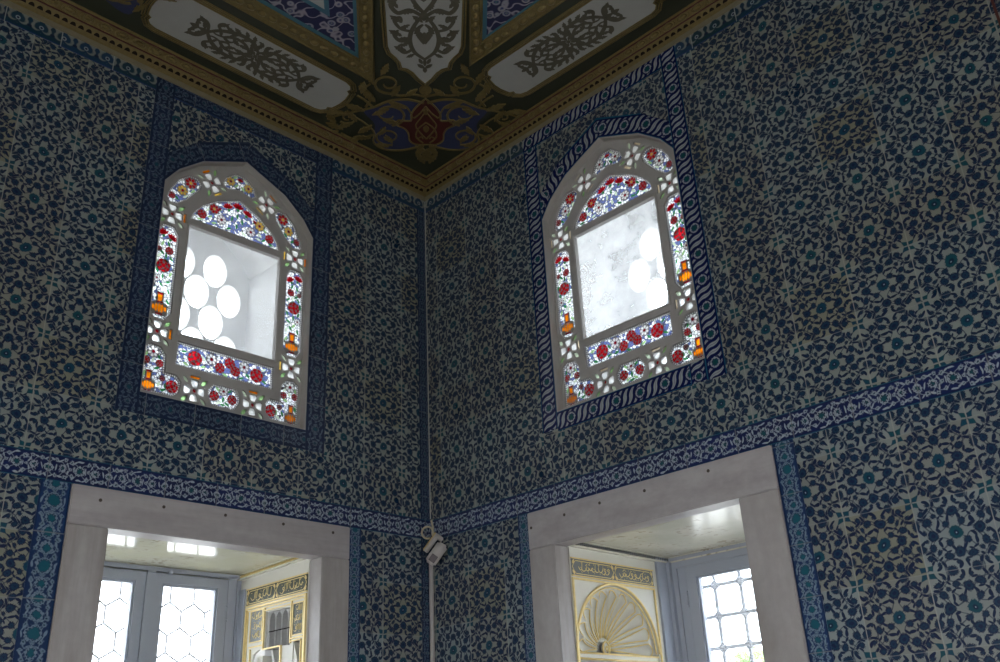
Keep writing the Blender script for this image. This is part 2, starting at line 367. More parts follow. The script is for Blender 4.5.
class MB:
    def __init__(s): s.v = []; s.f = []; s.mi = []; s.uv = {}
    def nv(s, p): s.v.append(tuple(p)); return len(s.v) - 1
    def face(s, idx, mi=0, uv=None):
        s.f.append(tuple(idx)); s.mi.append(mi)
        if uv: s.uv[len(s.f) - 1] = uv
    def poly(s, pts, mi=0, uv=None): s.face([s.nv(p) for p in pts], mi, uv)
    def prism(s, p2, mp, d0, d1, mi=0, ms=None):
        """closed slab from a 2-D outline; mp(a,b,d)->xyz"""
        d0 += jitter(); n = len(p2); a = [s.nv(mp(x, y, d0)) for x, y in p2]; b = [s.nv(mp(x, y, d1)) for x, y in p2]
        ms = mi if ms is None else ms
        s.face(a, mi); s.face(b[::-1], ms)
        for i in range(n): j = (i + 1) % n; s.face((a[i], b[i], b[j], a[j]), ms)
    def box(s, x0, x1, y0, y1, z0, z1, mi=0, bev=0.0):
        if bev <= 0:
            s.prism([(x0, z0), (x1, z0), (x1, z1), (x0, z1)], lambda a, b, d: (a, d, b), y0, y1, mi); return
        bm = bmesh.new(); bmesh.ops.create_cube(bm, size=1.0)
        for q in bm.verts: q.co = Vector((x0 + (q.co.x + .5) * (x1 - x0), y0 + (q.co.y + .5) * (y1 - y0), z0 + (q.co.z + .5) * (z1 - z0)))
        bmesh.ops.bevel(bm, geom=bm.edges[:], offset=bev, segments=2, affect='EDGES', profile=.5)
        s.addbm(bm, mi); bm.free()
    def addbm(s, bm, mi=0):
        o = len(s.v); bm.verts.index_update()
        for q in bm.verts: s.v.append(tuple(q.co))
        for f in bm.faces: s.face([o + q.index for q in f.verts], mi)
    def tube(s, pts, r, n=8, mi=0, closed=False):
        pts = [Vector(p) for p in pts]; m = len(pts); rr = r if hasattr(r, '__len__') else [r] * m
        rings = []; prev = None
        for i, p in enumerate(pts):
            if closed: t = pts[(i + 1) % m] - pts[i - 1]
            else: t = pts[min(i + 1, m - 1)] - pts[max(i - 1, 0)]
            t.normalize()
            a = prev if prev else (Vector((0, 0, 1)) if abs(t.z) < .9 else Vector((1, 0, 0)))
            a = (a - t * a.dot(t)).normalized(); prev = a; b = t.cross(a)
            rings.append([s.nv(p + (a * cos(2 * PI * k / n) + b * sin(2 * PI * k / n)) * rr[i]) for k in range(n)])
        for i in range(m if closed else m - 1):
            A, B = rings[i], rings[(i + 1) % m]
            for k in range(n): s.face((A[k], A[(k + 1) % n], B[(k + 1) % n], B[k]), mi)
        if not closed: s.face(rings[0][::-1], mi); s.face(rings[-1], mi)
    def blob(s, c, r, mp=None, mi=0, nu=10, nv=6):
        """ellipsoid at c with radii r"""
        o = []
        for j in range(1, nv):
            th = PI * j / nv
            o.append([s.nv((c[0] + r[0] * sin(th) * cos(2 * PI * i / nu), c[1] + r[1] * sin(th) * sin(2 * PI * i / nu), c[2] + r[2] * cos(th))) for i in range(nu)])
        t = s.nv((c[0], c[1], c[2] + r[2])); e = s.nv((c[0], c[1], c[2] - r[2]))
        for i in range(nu):
            k = (i + 1) % nu; s.face((t, o[0][i], o[0][k]), mi); s.face((e, o[-1][k], o[-1][i]), mi)
            for j in range(nv - 2): s.face((o[j][i], o[j + 1][i], o[j + 1][k], o[j][k]), mi)
    def build(s, name, mats, parent=None, smooth=False, loc=None, rot=None, recalc=True):
        me = bpy.data.meshes.new(name); me.from_pydata(s.v, [], s.f)
        for m in (mats if isinstance(mats, (list, tuple)) else [mats]): me.materials.append(m)
        me.polygons.foreach_set('material_index', s.mi)
        if s.uv:
            L = me.uv_layers.new(name='UVMap')
            for i, p in enumerate(me.polygons):
                q = s.uv.get(i)
                if q:
                    for k, li in enumerate(p.loop_indices): L.data[li].uv = q[k]
        if recalc:
            bm = bmesh.new(); bm.from_mesh(me); bmesh.ops.recalc_face_normals(bm, faces=bm.faces[:]); bm.to_mesh(me); bm.free()
        if smooth: me.polygons.foreach_set('use_smooth', [True] * len(me.polygons))
        o = bpy.data.objects.new(name, me); COL.objects.link(o)
        if parent: o.parent = parent
        if loc: o.location = loc
        if rot: o.rotation_euler = rot
        return o

def tag(o, label=None, cat=None, group=None, kind=None):
    for k, v in (('label', label), ('category', cat), ('group', group), ('kind', kind)):
        if v: o[k] = v
    return o
def empty(name, loc, rz=0.0):
    o = bpy.data.objects.new(name, None); COL.objects.link(o); o.location = loc; o.rotation_euler = (0, 0, rz); o.empty_display_size = .05
    return o

def catmull(P, n=8, closed=False):
    out = []; m = len(P)
    if m < 3: return list(P)
    for i in range(m if closed else m - 1):
        p0 = P[(i - 1) % m] if closed or i > 0 else P[0]; p1 = P[i]; p2 = P[(i + 1) % m]; p3 = P[(i + 2) % m] if closed or i + 2 < m else P[-1]
        for k in range(n):
            t = k / n
            out.append(tuple(.5 * (2 * p1[a] + (p2[a] - p0[a]) * t + (2 * p0[a] - 5 * p1[a] + 4 * p2[a] - p3[a]) * t * t + (3 * p1[a] - p0[a] - 3 * p2[a] + p3[a]) * t ** 3) for a in range(len(p1))))
    if not closed: out.append(tuple(P[-1]))
    return out

def ribbon_outline(pts, w0, w1=None, wm=None):
    """outline polygon of a tapering painted stroke"""
    n = len(pts); L = []; Rr = []
    for i, p in enumerate(pts):
        a = pts[max(i - 1, 0)]; b = pts[min(i + 1, n - 1)]
        tx, ty = b[0] - a[0], b[1] - a[1]; l = math.hypot(tx, ty) or 1; nx, ny = -ty / l, tx / l
        t = i / (n - 1); e = w0 if w1 is None else w0 + (w1 - w0) * t
        if wm is not None: e = e + (wm - e) * sin(PI * t)
        L.append((p[0] + nx * e / 2, p[1] + ny * e / 2)); Rr.append((p[0] - nx * e / 2, p[1] - ny * e / 2))
    return L, Rr

def stroke(mb, pts, w0, w1, mp, d0, d1, mi=0, n=6, wm=None, raw=False):
    d0 += jitter(); q = pts if raw else catmull(pts, n)
    L, Rr = ribbon_outline(q, w0, w1, wm)
    A = [mb.nv(mp(x, y, d0)) for x, y in L]; B = [mb.nv(mp(x, y, d0)) for x, y in Rr]
    C = [mb.nv(mp(x, y, d1)) for x, y in L]; D = [mb.nv(mp(x, y, d1)) for x, y in Rr]
    for i in range(len(q) - 1):
        mb.face((A[i], A[i + 1], B[i + 1], B[i]), mi)
        mb.face((A[i], C[i], C[i + 1], A[i + 1]), mi); mb.face((B[i], B[i + 1], D[i + 1], D[i]), mi)
    mb.face((A[0], B[0], D[0], C[0]), mi); mb.face((A[-1], C[-1], D[-1], B[-1]), mi)

def leafpoly(c, ang, L, W, n=7):
    """pointed leaf outline"""
    o = []
    for i in range(n + 1):
        t = i / n; o.append((-L + 2 * L * t, W * sin(PI * t) ** .8))
    for i in range(n - 1, 0, -1):
        t = i / n; o.append((-L + 2 * L * t, -W * sin(PI * t) ** .8))
    ca, sa = cos(ang), sin(ang)
    return [(c[0] + x * ca - y * sa, c[1] + x * sa + y * ca) for x, y in o]
def disc(c, r, n=10, ry=None, ph=0.0, ang=0.0):
    ry = r if ry is None else ry; ca, sa = cos(ang), sin(ang)
    o = [(r * cos(2 * PI * i / n + ph), ry * sin(2 * PI * i / n + ph)) for i in range(n)]
    return [(c[0] + x * ca - y * sa, c[1] + x * sa + y * ca) for x, y in o]
def acanthus(c, ang, L, W, curl=.25):
    """lobed, curling leaf outline"""
    up = [(-1, 0), (-.75, .35), (-.55, .28), (-.4, .75), (-.15, .55), (.0, 1.0), (.3, .65), (.45, .85), (.62, .5), (1.0, .0 + curl)]
    lo = [(.6, -.15), (.35, -.45), (.15, -.3), (-.1, -.6), (-.35, -.35), (-.6, -.4)]
    ca, sa = cos(ang), sin(ang)
    return [(c[0] + x * L * ca - y * W * sa, c[1] + x * L * sa + y * W * ca) for x, y in up + lo]
def rect(a, b, c, d): return [(a, c), (b, c), (b, d), (a, d)]
def inpoly(p, P):
    x, y = p; r = False; j = len(P) - 1
    for i in range(len(P)):
        if (P[i][1] > y) != (P[j][1] > y) and x < (P[j][0] - P[i][0]) * (y - P[i][1]) / (P[j][1] - P[i][1]) + P[i][0]: r = not r
        j = i
    return r
def area(P): return sum(P[i - 1][0] * P[i][1] - P[i][0] * P[i - 1][1] for i in range(len(P))) / 2
def ccw(P): return P if area(P) > 0 else P[::-1]
def inset(P, d):
    P = ccw(P); n = len(P); o = []
    for i in range(n):
        a, b, c = Vector(P[i - 1]), Vector(P[i]), Vector(P[(i + 1) % n])
        e1 = (b - a).normalized(); e2 = (c - b).normalized(); n1 = Vector((-e1.y, e1.x)); n2 = Vector((-e2.y, e2.x))
        m = n1 + n2
        k = m.dot(n1)
        q = b + (m * (d / k) if abs(k) > .25 else n1 * d)
        o.append((q.x, q.y))
    return o

def partition(polys):
    """painter's-order planar partition: list of outlines -> (verts, [(tri, topmost index)])"""
    V = []; F = []
    for P in polys:
        b = len(V); P = ccw(P); V += [Vector(p) for p in P]; F.append(list(range(b, b + len(P))))
    v, e, f, ov, oe, of = delaunay_2d_cdt(V, [], F, 1, 1e-6, True)
    return [tuple(p) for p in v], [(tuple(t), max(o)) for t, o in zip(f, of) if o]

def slabs(mb, V, tris, mp, d0, d1, mi=0, ms=None, uvf=None, back=True):
    """extrude a set of planar triangles between two depths"""
    ms = mi if ms is None else ms
    fr = {}; bk = {}; cnt = {}
    def g(D, i, d):
        if i not in D: D[i] = mb.nv(mp(V[i][0], V[i][1], d))
        return D[i]
    for t in tris:
        mb.face([g(fr, i, d0) for i in t], mi, [uvf(*V[i]) for i in t] if uvf else None)
        if back: mb.face([g(bk, i, d1) for i in t[::-1]], ms)
        for k in range(len(t)):
            a, b = t[k], t[(k + 1) % len(t)]
            if (b, a) in cnt: del cnt[(b, a)]
            else: cnt[(a, b)] = 1
    for a, b in cnt: mb.face((g(fr, a, d0), g(bk, a, d1), g(bk, b, d1), g(fr, b, d0)), ms)

LWM = lambda u, v, d: (u, d, v)             # left wall: u along x, depth +y
RWM = lambda u, v, d: (d, -u, v)            # right wall: u = -y, depth +x
LOC = lambda u, v, d: (u, d, v)

# ------------------------------------------------------------------ walls
ROOM = 6.8; ZC = 5.04; ZT = 5.12; WT = 1.0
ARCH = [(-.4425, 4.335), (-.375, 4.43), (-.25, 4.535), (0, 4.645), (.25, 4.535), (.375, 4.43), (.4425, 4.335)]
SILL = 3.205
OPEN = [(-.4425, SILL), (.4425, SILL)] + ARCH[::-1]
ARCHO = [(-.4425, 4.50), (-.425, 4.515), (-.285, 4.64), (0, 4.775), (.285, 4.64), (.425, 4.515), (.4425, 4.50)]

def build_wall(name, mp, xc, sgn, regions, niche, umin, umax, field_uv, thick=WT):
    """regions: (part name, outline, material key, uv function, set)"""
    polys = [rect(umin, umax, 0, ZT)]; tags = [('field', 'field', None)]
    for r in regions: polys.append(r[1]); tags.append(r)
    hole = [(xc + sgn * u, v) for u, v in OPEN]
    polys.append(hole); tags.append('hole'); polys.append(niche); tags.append('hole')
    V, T = partition(polys)
    groups = {}
    for t, k in T:
        tg = tags[k]
        if tg == 'hole': continue
        groups.setdefault(k, []).append(t)
    # solid wall: one field sheet in front (with tile skin) and the reveals
    mb = MB(); allt = [t for t, k in T if tags[k] != 'hole']
    slabs(mb, V, allt, mp, .006, thick, 1, 1)
    fieldt = {}
    for k, ts in groups.items():
        tg = tags[k]
        if tg[1] == 'field' or tg[0].startswith('field'):
            mi = 0 if tg[0] == 'field' else tg[4]
            slabs(mb, V, ts, mp, 0, .006, mi, mi, (field_uv if tg[0] == 'field' else tg[3]))
    w = mb.build(name, [M['field'], M['plaster'], M['field2'], M['redline']], None)
    tag(w, kind='structure')
    parts = {}
    for k, ts in groups.items():
        tg = tags[k]
        if tg[0].startswith('field'): continue
        parts.setdefault(tg[0], []).append((ts, tg))
    for nm, L in parts.items():
        m2 = MB()
        for ts, tg in L: slabs(m2, V, ts, mp, -.0015, .005, 0, 0, tg[3])
        m2.build(nm.split('#')[0], M[L[0][1][2]], w)
    return w

def arch_regions(nm, xc, sgn, mat, key):
    o = []
    P = [(-.4425, 4.3)] + ARCH + [(.4425, 4.3)]; Q = [ARCHO[0]] + ARCHO + [ARCHO[-1]]
    s = 0.0; P, Q = ARCH, ARCHO
    for i in range(len(P) - 1):
        a, b, c, d = P[i], P[i + 1], Q[i + 1], Q[i]
        l = math.hypot((a[0] + d[0] - b[0] - c[0]) / 2, (a[1] + d[1] - b[1] - c[1]) / 2)
        ux, uy = (b[0] - a[0]), (b[1] - a[1]); ll = math.hypot(ux, uy); ux /= ll; uy /= ll
        s0 = s
        def f(x, y, a=a, ux=ux, uy=uy, s0=s0):
            X = sgn * (x - xc) - a[0]; Y = y - a[1]
            return ((s0 + X * ux + Y * uy) / .11, (-X * uy + Y * ux) / .11)
        o.append((nm, [(xc + sgn * p[0], p[1]) for p in (a, b, c, d)], mat, f))
        s += l
    return o

def hor(z0, z1, off=0.0, flip=False): return lambda x, y: ((x + off) / (z1 - z0), (y - z0) / (z1 - z0))
def ver(x0, x1, off=0.0): return lambda x, y: ((y + off) / (x1 - x0), (x - x0) / (x1 - x0))

XC = -1.280
wall_left_regions = [
    ('field_mid', rect(-.72, -.072, 2.85, 4.84), 'x', lambda x, y: ((x + .595) / .262 + .5, (y - 3.967) / .25 + .5), 0),
    ('field_over', rect(-1.723, -.8375, 4.3, 4.845), 'x', lambda x, y: ((x + 1.45) / .25 + .5, (y - 4.72) / .25 + .5), 0),
    ('field_low', rect(-ROOM, -1.96, 0, 2.745), 'x', lambda x, y: ((x + 2.21) / .27, (y - 2.40) / .255 + .5), 2),
    ('field_low2', rect(-.553, -.072, 0, 2.745), 'x', lambda x, y: ((x + .20) / .262 + .5, (y - 2.36) / .255 + .5), 2),
    ('crest_border', rect(-ROOM, 0, 4.838, 4.95), 'crest', hor(4.838, 4.945), 0),
    ('frieze', rect(-ROOM, 0, 2.742, 2.852), 'band', hor(2.742, 2.852, .04), 0),
    ('corner_border', rect(-.072, 0, 2.852, 4.838), 'dark', ver(-.072, 0), 0),
    ('corner_border#b', rect(-.072, 0, 0, 2.742), 'dark', ver(-.072, 0), 0),
    ('jamb_border', rect(-2.085, -1.962, 0, 2.742), 'side', ver(-2.085, -1.962, .05), 0),
    ('jamb_border#b', rect(-.553, -.478, 0, 2.742), 'side', ver(-.553, -.478, .02), 0),
    ('window_border', rect(-1.7225, -.8375, 4.845, 4.95), 'dark', hor(4.845, 4.945), 0),
    ('window_border#b', rect(-1.826, -1.7225, 3.10, 4.95), 'dark', ver(-1.826, -1.7225), 0),
    ('window_border#c', rect(-.8375, -.722, 3.10, 4.95), 'dark', ver(-.8375, -.722, .1), 0),
    ('window_border#d', rect(-1.7225, -.8375, 3.10, 3.21), 'dark', hor(3.10, 3.205), 0),
] + arch_regions('arch_border', XC, 1, 'dark', 0)
nicheL = rect(-1.963, -.552, .215, 2.743)
wl = build_wall('wall_left', LWM, XC, 1, wall_left_regions, nicheL, -ROOM, 0.0, lambda x, y: ((x + 2.30) / .26 + .5, (y - 3.735) / .249 + .5))
tag(wl, 'blue and white floral tiled wall left of the room corner', 'wall')

UC = 1.416
wall_right_regions = [
    ('field_mid', rect(0, .872, 2.85, 4.84), 'x', lambda x, y: ((x - .49) / .26 + .5, (y - 3.966) / .253 + .5), 0),
    ('field_over', rect(.9735, 1.8585, 4.3, 4.84), 'x', lambda x, y: ((x - 1.36) / .25 + .5, (y - 4.70) / .25 + .5), 0),
    ('field_under', rect(.872, 1.955, 2.852, 3.10), 'x', lambda x, y: ((x - 1.38) / .26 + .5, (y - 2.975) / .25 + .5), 0),
    ('field_low', rect(2.10, ROOM, 0, 2.745), 'x', lambda x, y: ((x - 2.473) / .26 + .5, (y - 2.262) / .252 + .5), 2),
    ('field_low2', rect(0, .74, 0, 2.745), 'x', lambda x, y: ((x - .42) / .262 + .5, (y - 2.40) / .252 + .5), 2),
    ('crest_border', rect(0, ROOM, 4.838, 4.95), 'crest', hor(4.838, 4.945), 0),
    ('field_red', rect(3.352, 3.362, 2.852, 4.95), 'x', lambda x, y: (x, y), 3),
    ('field_far', rect(3.362, ROOM, 2.852, 4.95), 'x', lambda x, y: ((x - 3.45) / .42 + .5, (y - 4.6) / .42), 2),
    ('frieze', rect(0, ROOM, 2.738, 2.850), 'band', hor(2.738, 2.850, .11), 0),
    ('jamb_border', rect(.662, .735, 0, 2.738), 'side', ver(.662, .735), 0),
    ('jamb_border#b', rect(2.105, 2.20, 0, 2.738), 'side', ver(2.105, 2.20, .07), 0),
    ('window_border', rect(.872, 1.955, 4.835, 4.95), 'wave', hor(4.835, 4.935), 0),
    ('window_border#b', rect(.872, .9735, 3.12, 4.835), 'wave', ver(.872, .9735), 0),
    ('window_border#c', rect(1.8585, 1.955, 3.10, 4.95), 'wave', ver(1.8585, 1.955, .05), 0),
    ('window_border#d', rect(.9735, 1.772, 3.105, 3.21), 'wave', hor(3.105, 3.205), 0),
    ('window_border#e', rect(1.772, 1.8585, 3.105, 3.21), 'wave', ver(1.772, 1.8585), 0),
] + arch_regions('arch_border', UC, 1, 'wave', 0)
nicheR = rect(.7335, 2.106, .215, 2.7385)
wr = build_wall('wall_right', RWM, UC, 1, wall_right_regions, nicheR, 0.0, ROOM, lambda x, y: ((x - 2.17) / .26 + .5, (y - 3.733) / .2485 + .5))
tag(wr, 'blue and white floral tiled wall right of the room corner', 'wall')

# walls behind the camera, with window openings that let daylight in
def back_wall(name, mp, label, wins):
    polys = [rect(-.0, ROOM + WT, 0, ZT)]
    for w in wins: polys.append(w)
    V, T = partition(polys); mb = MB()
    ts = [t for t, k in T if k == 0]
    slabs(mb, V, ts, mp, 0, .25, 0, 1, lambda x, y: (x / .26, y / .25))
    return tag(mb.build(name, [M['field'], M['plaster']]), label, 'wall', None, 'structure')
BW = [rect(1.0, 2.1, .5, 2.5), rect(2.9, 4.0, .5, 2.5), rect(4.8, 5.9, .5, 2.5)]
back_wall('wall_rear', lambda u, v, d: (-ROOM - d, -u, v), 'tiled wall behind the viewer, opposite the right wall', BW)
back_wall('wall_side', lambda u, v, d: (-u, -ROOM - d, v), 'tiled wall behind the viewer, opposite the left wall', BW)
mb = MB(); mb.box(-ROOM - .25, WT, -ROOM - .25, WT, -.12, 0); tag(mb.build('floor', M['floorw']), 'wooden floor of the tiled room', 'floor', None, 'structure')
mb = MB(); mb.box(-ROOM - .25, WT, -ROOM - .25, WT, ZC, ZC + .2); ceil = tag(mb.build('ceiling', M['green']), 'dark green painted wooden ceiling', 'ceiling', None, 'structure')

# ------------------------------------------------------------------ cornice
def cornice(name, left, label):
    prof = [(0, 4.925), (.010, 4.928), (.012, 4.950), (.022, 4.956), (.026, 4.966), (.046, 4.990), (.049, 4.990), (.050, 4.997), (.054, 4.999), (.062, 5.014), (.078, 5.024), (.080, 5.024), (.083, 5.031), (.090, 5.034), (.092, 5.040), (0, 5.045)]
    mats = [0, 0, 1, 1, 1, 2, 2, 1, 1, 1, 2, 2, 3, 3, 0]
    kx = .072 / .092; ky = .100 / .092
    def pt(p, z, far):
        # projection differs a little between the two walls; mitred at the room corner
        if left: return (-ROOM if far else -p * kx, -p * ky, z)
        return (-p * kx, -ROOM if far else -p * ky, z)
    mb = MB(); n = len(prof)
    A = [mb.nv(pt(p, z, False)) for p, z in prof]; B = [mb.nv(pt(p, z, True)) for p, z in prof]
    for i in range(n - 1): mb.face((A[i], B[i], B[i + 1], A[i + 1]), mats[i])
    mb.face((A[-1], B[-1], B[0], A[0]), 0)
    o = tag(mb.build(name, [M['strip'], M['gold'], M['red'], M['gold']]), label, 'cornice', None, 'structure')
    k = ky if left else kx
    def at(s, p, z): return (-s, -p * k, z) if left else (-p * k, -s, z)
    e = MB(); s = .12
    while s < 4.2:
        c = at(s, .066, 5.012); e.blob(c, (.024, .013, .012) if left else (.013, .024, .012), None, 0, 10, 6)
        pts = [at(s + .036 * cos(a), .066 + .013 * sin(a), 5.010 + .012 * sin(a)) for a in [2 * PI * i / 14 for i in range(14)]]
        e.tube(pts, .0035, 5, 0, True)
        s += .088
    e.build('egg_moulding', M['gold'], o, True)
    e = MB(); s = .06
    while s < 4.2:
        def lm(a, b, d): return at(a, .026 + b * .64 + .77 * d, 4.966 + b * .77 - .64 * d)
        e.prism([(s + .014 * cos(a), .002 + .017 * sin(a)) for a in [PI * i / 7 for i in range(8)]], lm, .0025, -.001, 0)
        s += .039
    e.build('lace_fretwork', M['dowel'], o)
    return o
cornice('trim_1', True, 'gilded and red cornice along the top of the left tiled wall')
cornice('trim_2', False, 'gilded and red cornice along the top of the right tiled wall')
# pale caulked joint running down the room corner
mb = MB(); mb.tube([(-.003, -.003, 2.86), (-.003, -.003, 4.92)], .0035, 6)
tag(mb.build('trim_3', M['grout']), 'thin pale joint line down the room corner', 'joint', None, 'structure')

# ------------------------------------------------------------------ ceiling panels
JIT[0] = True
CM = lambda x, y, d: (x, y, ZC - d)
def closed_tube(mb, P, z, r, mi=0): mb.tube([(x, y, z) for x, y in P], r, 6, mi, True)

def cartouche_outline(a, w, nose):
    """half length to shoulders a, half width w, notched nose"""
    q = [(a, w), (a + .035, w * .93), (a + .055, w * .78), (a + .05, w * .62), (a + .072, w * .55), (a + nose * .92, w * .38), (a + nose, w * .16), (a + nose, 0)]
    P = q + [(x, -y) for x, y in q[-2::-1]]
    return ccw(P + [(-x, -y) for x, y in P])

def frame_map(o, ang):
    ca, sa = cos(ang), sin(ang)
    return lambda u, v, d: (o[0] + u * ca - v * sa, o[1] + u * sa + v * ca, ZC - d)

def arabesque(mb, mp, a, w, d0, d1):
    S = [([(.02, w * .35), (a * .16, w * .78), (a * .42, w * .86), (a * .66, w * .5), (a * .80, 0)], .010, .012, .018),
         ([(a * .10, 0), (a * .24, w * .42), (a * .42, w * .50), (a * .55, w * .22), (a * .46, w * .06), (a * .40, w * .2)], .012, .005, .013),
         ([(a * .80, 0), (a * .86, w * .45), (a * .95, w * .62), (a * 1.02, w * .42), (a * .96, w * .28)], .012, .007, .014),
         ([(a * .66, w * .5), (a * .74, w * .75), (a * .70, w * 1.0), (a * .62, w * .98)], .012, .004, .012),
         ([(.0, w * .32), (a * .08, w * .62), (a * .04, w * .95), (a * .12, w * 1.06)], .012, .004, .013),
         ([(a * .56, w * .2), (a * .68, w * .12), (a * .76, w * .22)], .010, .004, None)]
    Lv = [((a * .20, w * 1.0), 1.1, .026, .012), ((a * .33, w * 1.06), .8, .024, .011), ((a * .47, w * .98), .4, .026, .012), ((a * .57, w * .84), .1, .024, .011), ((a * .29, w * .66), -.6, .022, .010),
          ((a * .46, w * .64), -.9, .022, .010), ((a * .38, w * .24), .4, .024, .013), ((a * .24, w * .18), 0., .024, .012), ((a * .90, w * .30), .9, .024, .012), ((a * .99, w * .6), .6, .022, .011),
          ((a * .06, w * .82), 1.4, .026, .013), ((a * .15, w * .50), .9, .022, .011), ((a * .68, w * .95), 2.0, .022, .011), ((a * .64, w * .32), .9, .02, .009), ((a * .12, w * .28), .9, .026, .012)]
    for sx in (1, -1):
        for sy in (1, -1):
            k = lambda x, y, d, sx=sx, sy=sy: mp(sx * x, sy * y, d)
            for P, w0, w1, wm in S: stroke(mb, P, w0 * 1.25, w1 * 1.3, k, d0, d1, 0, 6, wm * 1.35 if wm else None)
            for c, an, L, W in Lv: mb.prism(acanthus(c, an, L * 1.22, W * 1.4), k, d0, d1)
        k = lambda x, y, d, sx=sx: mp(sx * x, y, d)
        mb.prism(leafpoly((a * .86, 0), 0, .030, .012), k, d0, d1); mb.prism(leafpoly((a * 1.0, 0), 0, .028, .013), k, d0, d1)
        for an in (.9, -.9): mb.prism(leafpoly((a * .99, .016 * (1 if an > 0 else -1)), an, .022, .009), k, d0, d1)
    for i in range(8):
        an = i * PI / 4; mb.prism(leafpoly((.026 * cos(an), .026 * sin(an)), an, .016, .008), mp, d0, d1)
    mb.prism(disc((0, 0), .011, 10), mp, d0, d1)

def cartouche(o, ang, a, w, nose, label, orn=True):
    mp = frame_map(o, ang); P = cartouche_outline(a, w, nose)
    root = tag(empty('ceiling_cartouche', (o[0], o[1], ZC)), label, 'ceiling panel', 'cartouche panels on the ceiling')
    lp = lambda u, v, d: tuple(Vector(mp(u, v, d)) - Vector((o[0], o[1], ZC)))
    mb = MB(); mb.prism(P, lp, .004, -.002); mb.build('panel_field', M['greyp'], root)
    for off, r, m in ((-.004, .0055, 'gold'), (-.018, .0045, 'gold'), (-.030, .004, 'gold')):
        mb = MB(); mb.tube([lp(x, y, .004) for x, y in inset(P, off)], r, 6, 0, True); mb.build('gilt_border', M[m], root, True)
    if orn:
        mb = MB(); arabesque(mb, lp, a * .72, w * .70, .0065, .003); mb.build('arabesque', M['orn'], root)
    return root
cartouche((-1.475, -.350), 0.0, .475, .148, .085, 'pale grey scalloped ceiling cartouche beside the left wall cornice')
cartouche((-.330, -1.530), PI / 2 + .035, .420, .145, .085, 'pale grey scalloped ceiling cartouche beside the right wall cornice')
cartouche((-2.65, -.345), 0.0, .475, .148, .085, 'pale grey scalloped cartouche at the far left edge of the ceiling') if False else None

# diagonal grey panel
O = Vector((-.069, -.103)); E1 = Vector((-.665, -.747)); E1.normalize(); E2 = Vector((-E1.y * -1, E1.x)) if False else Vector((E1.y, -E1.x))
DM = lambda t, s, d: (O.x + E1.x * t + E2.x * s, O.y + E1.y * t + E2.y * s, ZC - d)
def ts(x, y): v = Vector((x, y)) - O; return v.dot(E1), v.dot(E2)
half = [(.905, 0), (.945, .032), (.995, .062), (1.025, .092), (1.035, .122), (1.075, .128), (1.115, .150), (1.15, .178), (1.20, .190), (2.6, .190)]
P = ccw(half + [(t, -s) for t, s in half[::-1][:-1]])
root = tag(empty('ceiling_tongue_panel', DM(1.3, 0, 0)), 'pale grey pointed panel running diagonally out from the ceiling corner', 'ceiling panel')
base = Vector(DM(1.3, 0, 0)); dp = lambda t, s, d: tuple(Vector(DM(t, s, d)) - base)
mb = MB(); mb.prism(P, dp, .004, -.002); mb.build('panel_field', M['greyp'], root)
for off, r, m in ((-.005, .006, 'gold'), (-.020, .005, 'gold')):
    mb = MB(); mb.tube([dp(x, y, .004) for x, y in inset(P, off)], r, 6, 0, True); mb.build('gilt_border', M[m], root, True)
mb = MB()
for sy in (1, -1):
    k = lambda t, s, d, sy=sy: dp(t, sy * s, d)
    for S_, w0, w1, wm in [([(1.10, .0), (1.16, .055), (1.25, .075), (1.34, .055), (1.42, .01)], .012, .010, .018), ([(1.18, .06), (1.15, .105), (1.19, .135), (1.22, .115)], .014, .005, .014),
                           ([(1.25, .075), (1.24, .125), (1.29, .155), (1.32, .13)], .014, .005, .015), ([(1.31, .065), (1.33, .12), (1.39, .15), (1.41, .12), (1.38, .11)], .014, .005, .014),
                           ([(1.42, .01), (1.46, .07), (1.44, .13), (1.50, .165), (1.53, .13)], .016, .006, .018), ([(1.22, .0), (1.28, .03), (1.33, .03), (1.36, .005)], .014, .008, .016),
                           ([(1.44, .0), (1.52, .05), (1.60, .06), (1.68, .03)], .016, .008, .018), ([(1.55, .06), (1.56, .12), (1.62, .15)], .014, .005, .014)]:
        stroke(mb, S_, w0 * 1.2, w1 * 1.3, k, .0065, .003, 0, 6, wm * 1.35)
    for c, an, L, W in [((1.185, .125), 1.0, .030, .016), ((1.30, .145), .9, .032, .018), ((1.40, .138), .8, .032, .017), ((1.51, .15), .6, .034, .018), ((1.30, .028), .2, .036, .018), ((1.22, .10), 2.2, .026, .013), ((1.345, .10), 2.0, .026, .013),
                        ((1.45, .09), 1.4, .03, .015), ((1.40, .03), .8, .028, .014), ((1.26, .105), 1.6, .026, .013), ((1.57, .10), 1.3, .03, .015), ((1.48, .03), .5, .03, .014), ((1.13, .075), 2.0, .022, .011)]:
        mb.prism(acanthus(c, an, L * 1.25, W * 1.5), k, .0065, .003)
    mb.prism(leafpoly((1.045, .020), .9, .026, .012), k, .0065, .003); mb.prism(leafpoly((1.085, .022), .4, .024, .010), k, .0065, .003)
mb.prism(leafpoly((1.015, 0), 0, .02, .012), dp, .0065, .003); mb.prism(leafpoly((1.075, 0), 0, .03, .010), dp, .0065, .003)
for t in (1.27, 1.42, 1.55): mb.prism(leafpoly((t, 0), 0, .034, .022), dp, .0065, .003)
mb.build('arabesque', M['orn'], root)

